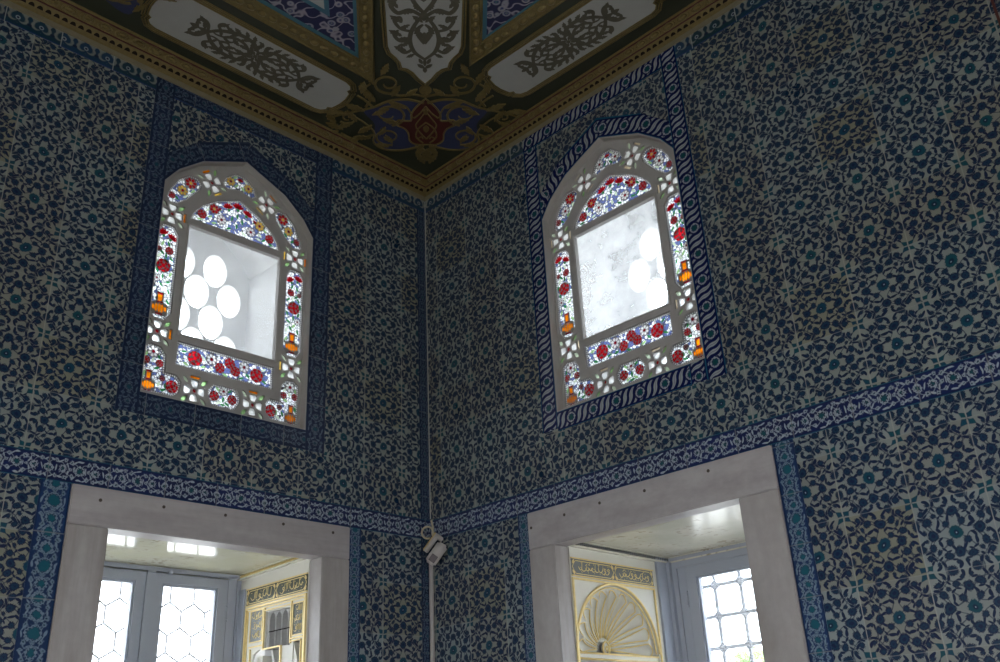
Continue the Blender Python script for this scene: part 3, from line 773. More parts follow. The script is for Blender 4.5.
# big framed fields
def framed(A, e1, e2, L1, insets, label):
    """triangular panel: apex A, edges along e1 and e2; insets = apex points of the successive mouldings"""
    e1 = Vector(e1).normalized(); e2 = Vector(e2).normalized(); A = Vector(A)
    L2 = L1 / max(.05, e1.dot(e2)) if e1.dot(e2) > .2 else L1
    outl = lambda P, k: [tuple(P), tuple(Vector(P) + e1 * (L1 - k)), tuple(Vector(P) + e2 * (L2 - k * 1.3))]
    root = tag(empty('ceiling_framed_panel', (A.x, A.y, ZC)), label, 'ceiling panel', 'gold framed blue panels on the ceiling')
    lp = lambda x, y, d: (x - A.x, y - A.y, -d)
    P0, P1, P2, P3, P4 = [ccw(outl(p, i)) for p, i in zip(insets, (0, .28, .33, .62, .68))]
    def ring(Pa, Pb, d, name, mat):
        V, T = partition([Pa, Pb]); m = MB(); slabs(m, V, [t for t, k in T if k == 0], lp, d, -.002); return m.build(name, mat, root)
    fr = ring(P0, P1, .012, 'gilt_frame', M['gold'])
    m = MB()
    for Pa, dd in ((inset(P0, .008), .013), (inset(P1, -.008), .013)): m.tube([lp(x, y, dd) for x, y in Pa], .006, 6, 0, True)
    m.build('frame_bead', M['gold'], fr, True)
    m = MB(); Pm = [((p[0] + q[0]) / 2, (p[1] + q[1]) / 2) for p, q in zip(sorted(P0), sorted(P1))] if False else [((p[0] + q[0]) / 2, (p[1] + q[1]) / 2) for p, q in zip(P0, P1)]
    ap = min(range(3), key=lambda i: (Vector(Pm[i]) - A).length)
    for e in (e1, e2):
        s = .03
        while s < 1.5:
            c = Vector(Pm[ap]) + e * s; q = lp(c.x, c.y, .013)
            bm = bmesh.new(); bmesh.ops.create_uvsphere(bm, u_segments=10, v_segments=6, radius=1)
            mt = Matrix.Translation(q) @ Matrix.Rotation(math.atan2(e.y, e.x), 4, 'Z') @ Matrix.Diagonal((.024, .017, .012, 1)); bmesh.ops.transform(bm, matrix=mt, verts=bm.verts[:])
            m.addbm(bm); bm.free(); s += .062
    m.build('egg_moulding', M['gold'], fr, True)
    ring(P1, P2, .006, 'teal_fillet', M['tealp'])
    ring(P2, P3, .003, 'tile_band', M['ctile'])
    ring(P3, P4, .005, 'teal_fillet', M['tealp'])
    m = MB(); m.prism(P4, lp, .003, -.002); f = m.build('inner_field', M['greyp'], root)
    m = MB(); cx = Vector(insets[4]) + (e1 + e2) * .14
    for k in range(5):
        c = cx + (e1 + e2) * (.02 + .11 * k)
        for j in range(-k, k + 1):
            q = c + (e1 - e2) * .055 * j
            m.prism(acanthus((q.x, q.y), 1.0 + j, .045, .028), lp, .0055, .002); m.prism(disc((q.x + .03, q.y - .02), .014), lp, .0055, .002)
    m.build('leaf_ornament', M['tealp'], f)
    return root
framed((-.877, -.597), (-1, 0), (-.63, -.777), 1.75, [(-.877, -.597), (-1.066, -.700), (-1.108, -.723), (-1.355, -.844), (-1.405, -.868)], 'gold framed blue arabesque ceiling panel left of the diagonal grey panel')
framed((-.588, -1.044), (.03, -1), (-.687, -.727), 1.75, [(-.588, -1.044), (-.672, -1.232), (-.682, -1.275), (-.80, -1.53), (-.82, -1.58)], 'gold framed blue arabesque ceiling panel right of the diagonal grey panel')

# corner ornament: blue cloud, red palmette, gold scrolls
root = tag(empty('ceiling_corner_ornament', DM(.55, 0, 0)), 'red palmette with gold scrolls on blue in the ceiling corner', 'ceiling ornament')
base2 = Vector(DM(.55, 0, 0)); cp = lambda t, s, d: tuple(Vector(DM(t, s, d)) - base2)
hb = catmull([(.345, 0), (.315, .06), (.285, .16), (.30, .26), (.37, .315), (.46, .305), (.545, .30), (.63, .345), (.675, .355), (.70, .29), (.755, .20), (.765, .10), (.735, .02), (.73, 0)], 4)
mb = MB(); mb.prism(ccw(hb + [(t, -s) for t, s in hb[::-1][1:-1]]), cp, .002, -.002); mb.build('blue_ground', M['bluep'], root)
ph = [(.345, 0), (.345, .06), (.385, .10), (.45, .105), (.50, .125), (.535, .170), (.578, .160), (.572, .115), (.58, .085), (.63, .085), (.70, .055), (.775, 0)]
pq = catmull(ph, 4); PP = ccw(pq + [(t, -s) for t, s in pq[::-1][1:-1]])
mb = MB(); mb.prism(PP, cp, .005, -.002); pal = mb.build('palmette', M['red'], root)
mb = MB(); mb.tube([cp(t, s, .006) for t, s in PP], .006, 6, 0, True)
for sy in (1, -1):
    k = lambda t, s, d, sy=sy: cp(t, sy * s, d)
    for S_, w0, w1 in [([(.36, .02), (.42, .06), (.50, .045), (.56, .0)], .010, .008), ([(.40, .0), (.46, .035), (.53, .06), (.60, .03), (.66, .0)], .010, .006), ([(.60, .07), (.65, .03), (.71, .0)], .010, .006), ([(.37, .03), (.40, .05), (.42, .03), (.40, .02)], .010, .006)]:
        stroke(mb, S_, w0, w1, k, .009, .004)
    mb.prism(leafpoly((.50, .0), 0, .035, .018), k, .009, .004); mb.prism(leafpoly((.66, .0), 0, .03, .014), k, .009, .004)
mb.build('gilt_outline', M['gold'], pal)
def scroll(cx, cy, r, a0, turns, sgn=1, n=22):
    return [(cx + r * (1 - .72 * i / n) * cos(a0 + sgn * turns * 2 * PI * i / n), cy + r * (1 - .72 * i / n) * sin(a0 + sgn * turns * 2 * PI * i / n)) for i in range(n + 1)]
LEAVES = [((.50, .36), 2.2, .05, .022), ((.62, .42), .4, .05, .022), ((.70, .40), 1.0, .055, .024), ((.80, .31), .5, .05, .024), ((.87, .34), -.3, .045, .022), ((.95, .295), .3, .05, .022), ((1.02, .22), 2.6, .045, .02), ((.84, .16), -.6, .045, .02),
          ((.83, .08), 2.2, .04, .018), ((.60, .54), .3, .05, .022), ((.54, .47), 1.9, .045, .02), ((.42, .38), 1.4, .045, .02), ((.66, .26), 2.0, .05, .022), ((.57, .20), 1.2, .045, .02), ((.40, .22), .4, .04, .018), ((.34, .27), 1.2, .04, .018), ((.27, .05), 2.6, .04, .020), ((.20, .03), .3, .05, .022), ((.72, .16), 1.0, .05, .02), ((.48, .26), 2.6, .04, .018), ((.53, .53), .9, .05, .022), ((.66, .52), 1.4, .05, .022), ((.38, .44), 2.2, .045, .02), ((.46, .56), 2.0, .045, .02)]
for sy in (1, -1):
    k = lambda t, s, d, sy=sy: cp(t, sy * s, d)
    mb = MB()
    for S_, w0, w1, raw in [([(.735, .01), (.765, .10), (.755, .20), (.70, .29), (.675, .355), (.64, .46), (.60, .56)], .016, .008, 0), ([(.345, .02), (.315, .06), (.285, .16), (.30, .26), (.37, .315), (.46, .305), (.56, .36), (.66, .46)], .016, .007, 0),
                            (scroll(.42, .225, .085, 3.4, 1.3, -1), .014, .007, 1), (scroll(.63, .215, .105, 3.3, 1.15, 1), .015, .007, 1), (scroll(.90, .205, .085, 3.6, 1.3, -1), .015, .007, 1), (scroll(.60, .45, .055, 2.2, 1.2, 1), .014, .007, 1),
                            ([(.79, .0), (.81, .07), (.80, .14), (.82, .21)], .012, .010, 0), ([(.70, .30), (.76, .34), (.80, .38)], .013, .012, 0), ([(.75, .20), (.70, .11), (.60, .075)], .012, .008, 0), ([(.44, .31), (.40, .42), (.46, .50)], .012, .006, 0),
                            ([(.33, .02), (.29, .05), (.24, .055), (.21, .03)], .016, .008, 0), ([(.70, .34), (.79, .30), (.86, .33), (.90, .30)], .014, .008, 0)]:
        stroke(mb, S_, w0, w1, k, .008, .001, 0, 6, None, bool(raw))
    for c, an, L, W in LEAVES: mb.prism(acanthus(c, an, L * 1.15, W * 1.35), k, .010, .001)
    mb.build('gold_scroll', M['gold'], root)
mb = MB(); mb.prism(leafpoly((.85, 0), 0, .045, .035), cp, .010, .001); mb.build('gilt_bud', M['gold'], root)
mb = MB(); mb.prism(leafpoly((.235, 0), 0, .06, .030), cp, .010, .001)
for sy in (1, -1): mb.prism(acanthus((.30, .03 * sy), .8 * sy, .05, .02), cp, .010, .001)
mb.build('gilt_tassel', M['gold'], root)
# leafy spray at the near end of the left cartouche and the far end of the right one
def spray(o, ang, label):
    mp = frame_map(o, ang); root = tag(empty('ceiling_scroll_spray', (o[0], o[1], ZC)), label, 'ceiling ornament')
    lp = lambda u, v, d: tuple(Vector(mp(u, v, d)) - Vector((o[0], o[1], ZC)))
    m = MB(); m.prism(ccw(catmull([(-.34, -.03), (-.30, .10), (-.20, .12), (-.06, .14), (-.06, -.02), (-.12, -.10), (-.25, -.06)], 5, True)), lp, .002, -.002); m.build('blue_ground', M['bluep'], root)
    m = MB()
    for S_ in ([(.0, -.08), (-.06, -.05), (-.09, .02), (-.16, .10), (-.24, .09)], [(-.02, -.10), (-.10, -.11), (-.17, -.05), (-.26, .0)], scroll(-.14, .03, .06, .5, 1.2), scroll(-.27, .04, .06, 2.5, 1.2, -1)):
        stroke(m, S_, .014, .007, lp, .008, .001)
    for c, an, L, W in [((.01, -.085), -.3, .06, .02), ((-.07, -.01), 1.0, .06, .026), ((-.04, .06), 1.8, .05, .022), ((-.12, -.09), .4, .05, .022), ((-.2, .07), 1.2, .05, .022), ((-.22, -.02), .5, .05, .022)]: m.prism(acanthus(c, an, L, W), lp, .010, .001)
    m.build('gold_scroll', M['gold'], root)
spray((-2.03, -.34), 0.0, 'gold scroll spray on blue at the left end of the left cartouche')
spray((-.295, -2.09), PI / 2, 'gold scroll spray on blue at the far end of the right cartouche')

JIT[0] = False
# ------------------------------------------------------------------ stained glass windows
FD = .045                                   # how far the plaster frame sits behind the tile face
def mir(P): return ccw([(-x, y) for x, y in P])
PANEL = {}
SIDE = [(-.058, -.215), (-.028, -.262), (.026, -.262), (.058, -.215), (.058, .215), (.028, .258), (-.028, .258), (-.058, .215)]
PANEL['side_l'] = [(x - .370, y + 3.868) for x, y in SIDE]; PANEL['side_r'] = mir(PANEL['side_l'])
PANEL['lunette'] = [(-.262, 4.205), (.262, 4.205), (.252, 4.25), (.205, 4.312), (.125, 4.372), (0, 4.428), (-.125, 4.372), (-.205, 4.312), (-.252, 4.25)]
PANEL['rect'] = rect(-.266, .266, 3.398, 3.522)
PANEL['shoulder_l'] = [(-.402, 4.277), (-.392, 4.325), (-.345, 4.412), (-.290, 4.458), (-.245, 4.458), (-.218, 4.432), (-.225, 4.392), (-.290, 4.305), (-.345, 4.258), (-.388, 4.255)]
PANEL['shoulder_r'] = mir(PANEL['shoulder_l'])
PANEL['crown'] = [(-.104, 4.488), (-.088, 4.535), (-.03, 4.582), (.03, 4.582), (.088, 4.535), (.104, 4.488), (.075, 4.462), (0, 4.482), (-.075, 4.462)]
PANEL['corner_l'] = [(-.425, 3.237), (-.262, 3.237), (-.232, 3.268), (-.226, 3.318), (-.252, 3.348), (-.312, 3.350), (-.314, 3.435), (-.345, 3.470), (-.395, 3.476), (-.425, 3.455)]
PANEL['corner_r'] = mir(PANEL['corner_l'])
PANEL['base'] = [(-.062, 3.240), (.062, 3.240), (.088, 3.285), (.086, 3.315), (.058, 3.352), (-.058, 3.352), (-.086, 3.315), (-.088, 3.285)]
PANE = rect(-.267, .267, 3.562, 4.165)
ROS = [(-.362, 4.192, 0, 's'), (.362, 4.192, 0, 's'), (-.372, 3.543, 0, 's'), (.372, 3.543, 0, 's'), (-.158, 3.292, 0, 'b'), (.158, 3.292, 0, 'b'), (-.165, 4.462, .62, 'b'), (.165, 4.462, -.62, 'b')]

def ros_pieces(cx, cy, ang, kind):
    """(piece name, colour, outline) of one quatrefoil"""
    ca, sa = cos(ang), sin(ang); T = lambda P: ccw([(cx + x * ca - y * sa, cy + x * sa + y * ca) for x, y in P])
    o = [('centre', 'red', T(disc((0, 0), .0105, 8, None, .39)))]
    for k in range(4):
        a = k * PI / 2; c, s = cos(a), sin(a)
        pet = [(.016, -.010), (.024, -.017), (.046, -.023), (.055, -.017), (.055, .017), (.046, .023), (.024, .017), (.016, .010)]
        o.append(('petal', 'white', T([(x * c - y * s, x * s + y * c) for x, y in pet])))
        d = a + PI / 4
        o.append(('leaf', 'pale' if k % 2 else 'leaf', T(leafpoly((.068 * cos(d), .068 * sin(d)), d, .024, .0105, 5))))
    bars = [(.067, 0), (-.067, 0)] if kind == 's' else [(0, .067), (0, -.067)]
    for i, (bx, by) in enumerate(bars):
        w, h = (.0075, .027) if kind == 's' else (.027, .0075)
        if abs(cx + bx) > .431 or cy + by < 3.222: continue
        o.append(('bar', 'bar%d' % i, T(rect(bx - w, bx + w, by - h, by + h))))
    return o

def flower(c, r, col, kind='rose', ang=0.0):
    """returns (under-disc, [(colour, outline)])"""
    x, y = c; out = []
    if kind == 'rose':
        out.append((col, disc((x, y), r * .34, 7)))
        for k in range(4): a = ang + k * PI / 2 + .5; out.append((col, disc((x + r * .5 * cos(a), y + r * .5 * sin(a)), r * .27, 6, r * .20, 0, a + PI / 2)))
        for k in range(7): a = ang + k * 2 * PI / 7; out.append((col, disc((x + r * .84 * cos(a), y + r * .84 * sin(a)), r * .36, 7, r * .19, 0, a + PI / 2)))
    elif kind == 'daisy':
        out.append(('crimson' if col != 'red' else 'yellow', disc((x, y), r * .28, 7)))
        for k in range(7): a = ang + k * 2 * PI / 7; out.append((col, disc((x + r * .66 * cos(a), y + r * .66 * sin(a)), r * .34, 8, r * .25, 0, a)))
    elif kind == 'carnation':
        for k in range(5):
            a = ang + PI / 2 + (k - 2) * .52; out.append((col, leafpoly((x + r * .55 * cos(a), y + r * .55 * sin(a)), a, r * .55, r * .22, 4)))
        out.append(('green', disc((x - r * .25 * cos(ang + PI / 2), y - r * .25 * sin(ang + PI / 2)), r * .26, 6)))
    return disc((x, y), r * (.3 if kind == 'carnation' else 1.08), 12), [(k, ccw(P)) for k, P in out]
def vase(c, s, mx=1):
    x, y = c; o = []
    for k in range(5):
        t = (k - 2) / 2.; o.append(('orange' if k % 2 else 'yellow' if False else 'orange', disc((x + t * .026 * s, y), .0064 * s, 10, .023 * s * (1 - .45 * t * t), 0, 0)))
    o.append(('crimson', rect(x - .014 * s, x + .014 * s, y + .024 * s, y + .030 * s)))
    o.append(('orange', [(x - .009 * s, y + .032 * s), (x + .009 * s, y + .032 * s), (x + .011 * s, y + .062 * s), (x - .011 * s, y + .062 * s)]))
    o.append(('red', rect(x - .013 * s, x + .013 * s, y + .064 * s, y + .070 * s)))
    o.append(('crimson', rect(x - .015 * s, x + .015 * s, y - .030 * s, y - .024 * s)))
    return [(x - .036 * s, y - .032 * s), (x + .036 * s, y - .032 * s), (x + .036 * s, y + .02 * s), (x + .016 * s, y + .03 * s), (x + .016 * s, y + .073 * s), (x - .016 * s, y + .073 * s), (x - .016 * s, y + .03 * s), (x - .036 * s, y + .02 * s)], [(k, ccw(P)) for k, P in o]

def contents(name, warm):
    """flowers, vases and leaves of a panel: lists of (kind, args)"""
    A = 'yellow' if warm else 'white'; B = 'red'
    if name in ('side_l', 'side_r'):
        x, y = -.370, 3.868
        fl = [((x - .022, y + .200), .032, 'red', 'carnation', .25), ((x + .020, y + .185), .030, 'red', 'carnation', -.5), ((x + .018, y + .118), .020, 'red', 'rose', 0), ((x - .004, y + .030), .034, 'red', 'rose', .3), ((x - .030, y - .045), .018, 'white', 'daisy', 0), ((x - .035, y + .115), .013, 'red', 'rose', 0)]
        va = [((x - .002, y - .200), 1.15)]
        lv = [(-.02, .150, 1.2), (.012, .155, 2.0), (-.03, .08, .9), (.032, .075, 2.3), (.004, .085, 1.6), (-.034, -.005, 1.9), (.035, -.01, 1.1), (-.004, -.030, 1.5), (.026, -.055, .6), (-.008, -.075, 2.2), (.034, -.105, 1.9), (-.034, -.105, 1.2), (.012, -.092, .9), (.036, -.16, 2.2), (-.038, -.15, .9), (.01, .06, 2.6), (-.018, .10, 2.4), (-.042, .045, 1.5), (.044, .03, 1.5)]
        lv = [((x + a, y + b), an) for a, b, an in lv]
    elif name == 'lunette':
        fl = [((-.20, 4.262), .024, 'red', 'rose', 0), ((-.135, 4.318), .028, 'red', 'daisy', 0), ((-.055, 4.352), .034, 'red', 'carnation', .35), ((.0, 4.372), .036, 'red', 'carnation', 0), ((.055, 4.352), .034, 'red', 'carnation', -.35), ((.135, 4.318), .028, A if warm else 'red', 'daisy', .3), ((.20, 4.262), .024, 'red', 'rose', 0),
              ((-.09, 4.27), .026, 'white', 'daisy', 0), ((.085, 4.262), .026, 'white', 'daisy', .2), ((.10, 4.325), .018, 'crimson', 'carnation', -.8), ((-.10, 4.325), .014, 'crimson', 'carnation', .8)]
        va = []
        lv = [((-.155, 4.265), .6), ((-.03, 4.30), 1.3), ((.03, 4.30), 1.8), ((0, 4.262), 1.57), ((-.045, 4.235), .5), ((.045, 4.235), 2.6), ((.14, 4.262), 2.4), ((-.13, 4.235), .3), ((.135, 4.235), 2.9), ((-.17, 4.30), .8), ((.17, 4.30), 2.3), ((-.21, 4.228), .1), ((.21, 4.228), 3.0), ((0, 4.325), 1.57), ((.165, 4.24), .7), ((-.01, 4.225), .9)]
    elif name == 'rect':
        y = 3.46
        fl = [((-.165, y), .036, 'red', 'rose', 0), ((-.078, y + .018), .028, 'white', 'daisy', 0), ((-.030, y - .015), .025, 'red', 'rose', .4), ((.022, y + .022), .027, 'red', 'rose', 0), ((.055, y - .012), .025, 'red', 'rose', .8), ((.102, y + .022), .027, 'white', 'daisy', .4), ((.175, y - .004), .035, 'red', 'rose', .2)]
        va = []
        lv = [((-.225, y + .02), .2), ((-.122, y - .035), .5), ((-.118, y + .01), 2.2), ((-.21, y - .04), 2.7), ((-.075, y - .035), .3), ((-.055, y + .045), .4), ((.0, y - .045), 2.8), ((.075, y + .045), 2.6), ((.09, y - .040), .4), ((.125, y - .020), 2.4), ((.215, y + .035), .6), ((.22, y - .03), 2.7), ((.14, y + .04), .9), ((-.145, y + .045), 2.7)]
    elif name in ('corner_l', 'corner_r'):
        fl = [((-.375, 3.440), .028, 'white', 'daisy', 0), ((-.405, 3.392), .018, 'red', 'rose', 0), ((-.338, 3.388), .018, 'red', 'rose', .5), ((-.268, 3.288), .030, 'red', 'rose', 0), ((-.318, 3.318), .014, 'crimson', 'rose', 0)]
        va = [((-.385, 3.272), 1.0)]
        lv = [((-.372, 3.400), 1.4), ((-.35, 3.362), .4), ((-.402, 3.362), 2.6), ((-.345, 3.42), 2.2), ((-.405, 3.425), 1.3), ((-.335, 3.285), 1.1), ((-.31, 3.262), .4), ((-.30, 3.335), 2.9), ((-.30, 3.285), 1.6), ((-.408, 3.325), 1.4)]
    elif name == 'base':
        fl = [((0, 3.328), .022, 'white', 'daisy', 0), ((-.048, 3.295), .024, 'red', 'rose', 0), ((.048, 3.295), .024, 'red', 'rose', .4)]
        va = []
        lv = [((0, 3.285), 1.57), ((-.022, 3.265), .5), ((.022, 3.265), 2.6), ((.03, 3.332), .6), ((-.032, 3.332), 2.5), ((0, 3.258), .1), ((.062, 3.262), 2.6), ((-.064, 3.262), .5)]
    elif name in ('shoulder_l', 'shoulder_r'):
        fl = [((-.278, 4.415), .032, 'red', 'daisy', .2), ((-.318, 4.355), .028, A, 'daisy', 0), ((-.372, 4.305), .018, 'red', 'rose', 0)]
        va = []
        lv = [((-.315, 4.405), 2.2), ((-.262, 4.372), .9), ((-.355, 4.37), 1.0), ((-.345, 4.30), 2.4), ((-.30, 4.325), .7), ((-.375, 4.34), 1.5), ((-.245, 4.43), 1.0), ((-.36, 4.27), .3)]
    else:
        fl = [((-.055, 4.525), .026, A, 'daisy', 0), ((.052, 4.522), .026, A, 'daisy', .4), ((0, 4.545), .020, 'red', 'carnation', 0)]
        va = []
        lv = [((-.02, 4.51), .9), ((.02, 4.505), 2.2), ((0, 4.498), 1.57), ((.082, 4.495), 2.5), ((-.082, 4.495), .6), ((-.03, 4.56), .7), ((.03, 4.56), 2.4), ((.0, 4.57), .1)]
    if name.endswith('_r'):
        fl = [((-c[0], c[1]), r, k, t, -a) for c, r, k, t, a in fl]; va = [((-c[0], c[1]), s) for c, s in va]; lv = [((-c[0], c[1]), PI - a) for c, a in lv]
    return fl, va, lv

def shatter(items, d0, d1, name, parent):
    """one small glass cluster as a mesh"""
    mats = []; mb = MB()
    for col, P in items:
        m = G[col]
        if m not in mats: mats.append(m)
        if M['clear'] not in mats: mats.append(M['clear'])
        mb.prism(P, LOC, d0, d1, mats.index(m), mats.index(M['clear']))
    return mb.build(name, mats, parent)

def stained_window(idx, loc, rz, label, warm, pane_mat, barcols, lattice_r):
    root = tag(empty('window_%d' % idx, loc, rz), label, 'window', None, 'structure')
    zo = loc[2]; sh = lambda P: [(x, y - zo) for x, y in P]
    # plaster frame pierced by all the openings
    polys = [ccw(OPEN)]; kinds = ['f']
    for k, P in PANEL.items(): polys.append(ccw(P)); kinds.append('h')
    polys.append(PANE); kinds.append('h')
    ros = [ros_pieces(*r) for r in ROS]
    for r in ros:
        for nm, c, P in r: polys.append(P); kinds.append('h')
    V, T = partition([sh(P) for P in polys])
    mb = MB(); slabs(mb, V, [t for t, k in T if kinds[k] == 'f'], LOC, FD, FD + .026)
    mb.build('plaster_frame', M['frame'], root)
    V, T = partition([sh(ccw(OPEN)), sh(inset(OPEN, .006))]); mb = MB(); slabs(mb, V, [t for t, k in T if k == 0], LOC, .0005, FD); mb.build('reveal', M['frame'], root)
    # raised moulding around the pane and the panels
    mb = MB()
    mb.tube([LOC(x, y, FD + .002) for x, y in sh(inset(PANE, -.010))], .006, 6, 0, True)
    mb.build('pane_moulding', M['frame'], root)
    # roundels
    gd = FD + .011
    for r in ros:
        pet = [(c, sh(P)) for nm, c, P in r if nm == 'petal']
        ro = shatter(pet, gd, gd + .004, 'quatrefoil', root)
        for nm, c, P in r:
            if nm == 'petal': continue
            if c.startswith('bar'): c = barcols[int(c[3:])]
            shatter([(c, sh(P))], gd, gd + .004, {'centre': 'centre_jewel', 'leaf': 'leaf_glass', 'bar': 'bar_glass'}[nm], ro)
    # flower panels
    for name, P in PANEL.items():
        fl, va, lv = contents(name, warm)
        P = sh(P); inner = inset(P, .0095); line = inset(P, .0052)
        per = sum(math.hypot(line[i][0] - line[i - 1][0], line[i][1] - line[i - 1][1]) for i in range(len(line)))
        nb = int(per / .0115); beads = []
        for i in range(nb):
            s = per * i / nb
            for j in range(len(line)):
                a, b = line[j - 1], line[j]; l = math.hypot(b[0] - a[0], b[1] - a[1])
                if s <= l: beads.append((a[0] + (b[0] - a[0]) * s / l, a[1] + (b[1] - a[1]) * s / l)); break
                s -= l
        polys = [P, inner]; kinds = ['t', 'm']; things = []
        for q in lv:
            L = leafpoly((q[0][0], q[0][1] - zo), q[1], .017, .0065, 5)
            if all(inpoly(z, inner) for z in L): polys.append(L); kinds.append('h'); things.append(('leaf', L, R_.choice(['green', 'green', 'leaf', 'pale'])))
        flow = []
        for c, r, col, kd, an in fl:
            base, items = flower((c[0], c[1] - zo), r, col, kd, an); polys.append(base); kinds.append('t')
            for k, Q in items: polys.append(Q); kinds.append('h')
            flow.append(items)
        vas = []
        for c, s in va:
            base, items = vase((c[0], c[1] - zo), s); polys.append(base); kinds.append('t')
            for k, Q in items: polys.append(Q); kinds.append('h')
            vas.append(items)
        for bx in beads: polys.append(disc(bx, .0043, 6)); kinds.append('b')
        V, T = partition(polys)
        T = [(t, k) for t, k in T if inpoly((sum(V[i][0] for i in t) / 3, sum(V[i][1] for i in t) / 3), P)]
        mb = MB(); pd = FD + .011
        slabs(mb, V, [t for t, k in T if kinds[k] == 't'], LOC, pd, pd + .007, 0, 0)
        slabs(mb, V, [t for t, k in T if kinds[k] == 'm'], LOC, pd + .003, pd + .005, 1, 2)
        slabs(mb, V, [t for t, k in T if kinds[k] == 'b'], LOC, pd + .001, pd + .004, 3, 2)
        mos = G['mosblue'] if name in ('shoulder_l', 'shoulder_r', 'crown', 'lunette', 'rect') else G['mosaic']
        pn = mb.build('stained_glass_panel', [M['trac'], mos, M['clear'], G['white']], root)
        for items in flow: shatter(items, pd + .001, pd + .005, 'flower', pn)
        for items in vas: tag(shatter(items, pd + .001, pd + .005, 'vase', pn), 'orange ribbed vase')
        if things: shatter([(c, Q) for _, Q, c in things], pd + .001, pd + .005, 'leaf_spray', pn)
    # central pane and its outer pierced plaster screen
    mb = MB(); mb.prism(sh(inset(PANE, -.006)), LOC, FD + .030, FD + .034); mb.build('glass_pane', pane_mat, root)
    polys = [ccw(OPEN)]; kinds = ['f']
    rx, ry, px, py = lattice_r
    j = 0; y = SILL + .12
    while y < 4.62:
        x = -.40 + (px / 2 if j % 2 else 0)
        while x < .42:
            D = disc((x, y), rx, 18, ry)
            if all(inpoly(q, inset(OPEN, .02)) for q in D): polys.append(D); kinds.append('h')
            x += px
        y += py; j += 1
    V, T = partition([sh(P) for P in polys]); mb = MB()
    slabs(mb, V, [t for t, k in T if kinds[k] == 'f'], LOC, .66, .72); mb.build('outer_screen', M['plaster'], root)
    return root
stained_window(1, (XC, 0, SILL), 0.0, 'arched stained glass window with orange vases in the left wall', True, M['hazyL'], ('orange', 'yellow'), (.076, .106, .205, .166))
stained_window(2, (0, -UC, SILL), -PI / 2, 'arched stained glass window with red flowers in the right wall', False, M['hazyR'], ('cream', 'cream'), (.076, .106, .205, .166))

# ------------------------------------------------------------------ lower windows
def stone_surround(mp, u0, u1, i0, i1, ztop, zin, label, dowels):
    o = mp((u0 + u1) / 2, 0, .45)
    root = tag(empty('stone_surround', o, 0), label, 'window surround', 'marble window surrounds')
    lp = lambda u, v, d: tuple(Vector(mp(u, v, d)) - Vector(o))
    def blk(name, a, b, c, e, mat, d0=-.012, d1=.094):
        bm = bmesh.new(); bmesh.ops.create_cube(bm, size=1.0)
        for q in bm.verts: q.co = Vector((a + (q.co.x + .5) * (b - a), d0 + (q.co.y + .5) * (d1 - d0), c + (q.co.z + .5) * (e - c)))
        bmesh.ops.bevel(bm, geom=bm.edges[:], offset=.004, segments=2, affect='EDGES')
        for q in bm.verts: q.co = lp(q.co.x, q.co.z, q.co.y)
        m = MB(); m.addbm(bm); bm.free(); return m.build(name, mat, root)
    l = blk('lintel', u0, u1, zin, ztop, M['stone_h'])
    blk('jamb', u0, i0, .32, zin - .0015 - (0.0), M['stone_v']); blk('jamb', i1, u1, .32, zin - .0015, M['stone_v'])
    blk('sill', u0, u1, .22, .318, M['stone_h'], -.03, .3)
    for u, v in dowels:
        m = MB(); m.prism(disc((u, v), .0075, 8), lp, -.0135, -.008); m.build('dowel', M['hole'], l)
    return root
stone_surround(LWM, -1.961, -.554, -1.789, -.720, 2.741, 2.578, 'grey marble window surround in the left wall', [(-1.84, 2.688), (-1.56, 2.70), (-1.26, 2.705), (-.95, 2.705), (-.66, 2.70)])
stone_surround(RWM, .7355, 2.104, .900, 1.922, 2.737, 2.556, 'grey marble window surround in the right wall', [(.76, 2.66), (.98, 2.68), (1.20, 2.69), (1.46, 2.69), (1.80, 2.70)])

def frame_rect(mb, mp, u0, u1, v0, v1, w, d0, d1, mi=0):
    for a, b, c, e in ((u0, u1, v1 - w, v1), (u0, u1, v0, v0 + w), (u0, u0 + w, v0 + w, v1 - w), (u1 - w, u1, v0 + w, v1 - w)):
        mb.prism(rect(a, b, c, e), mp, d0, d1, mi)

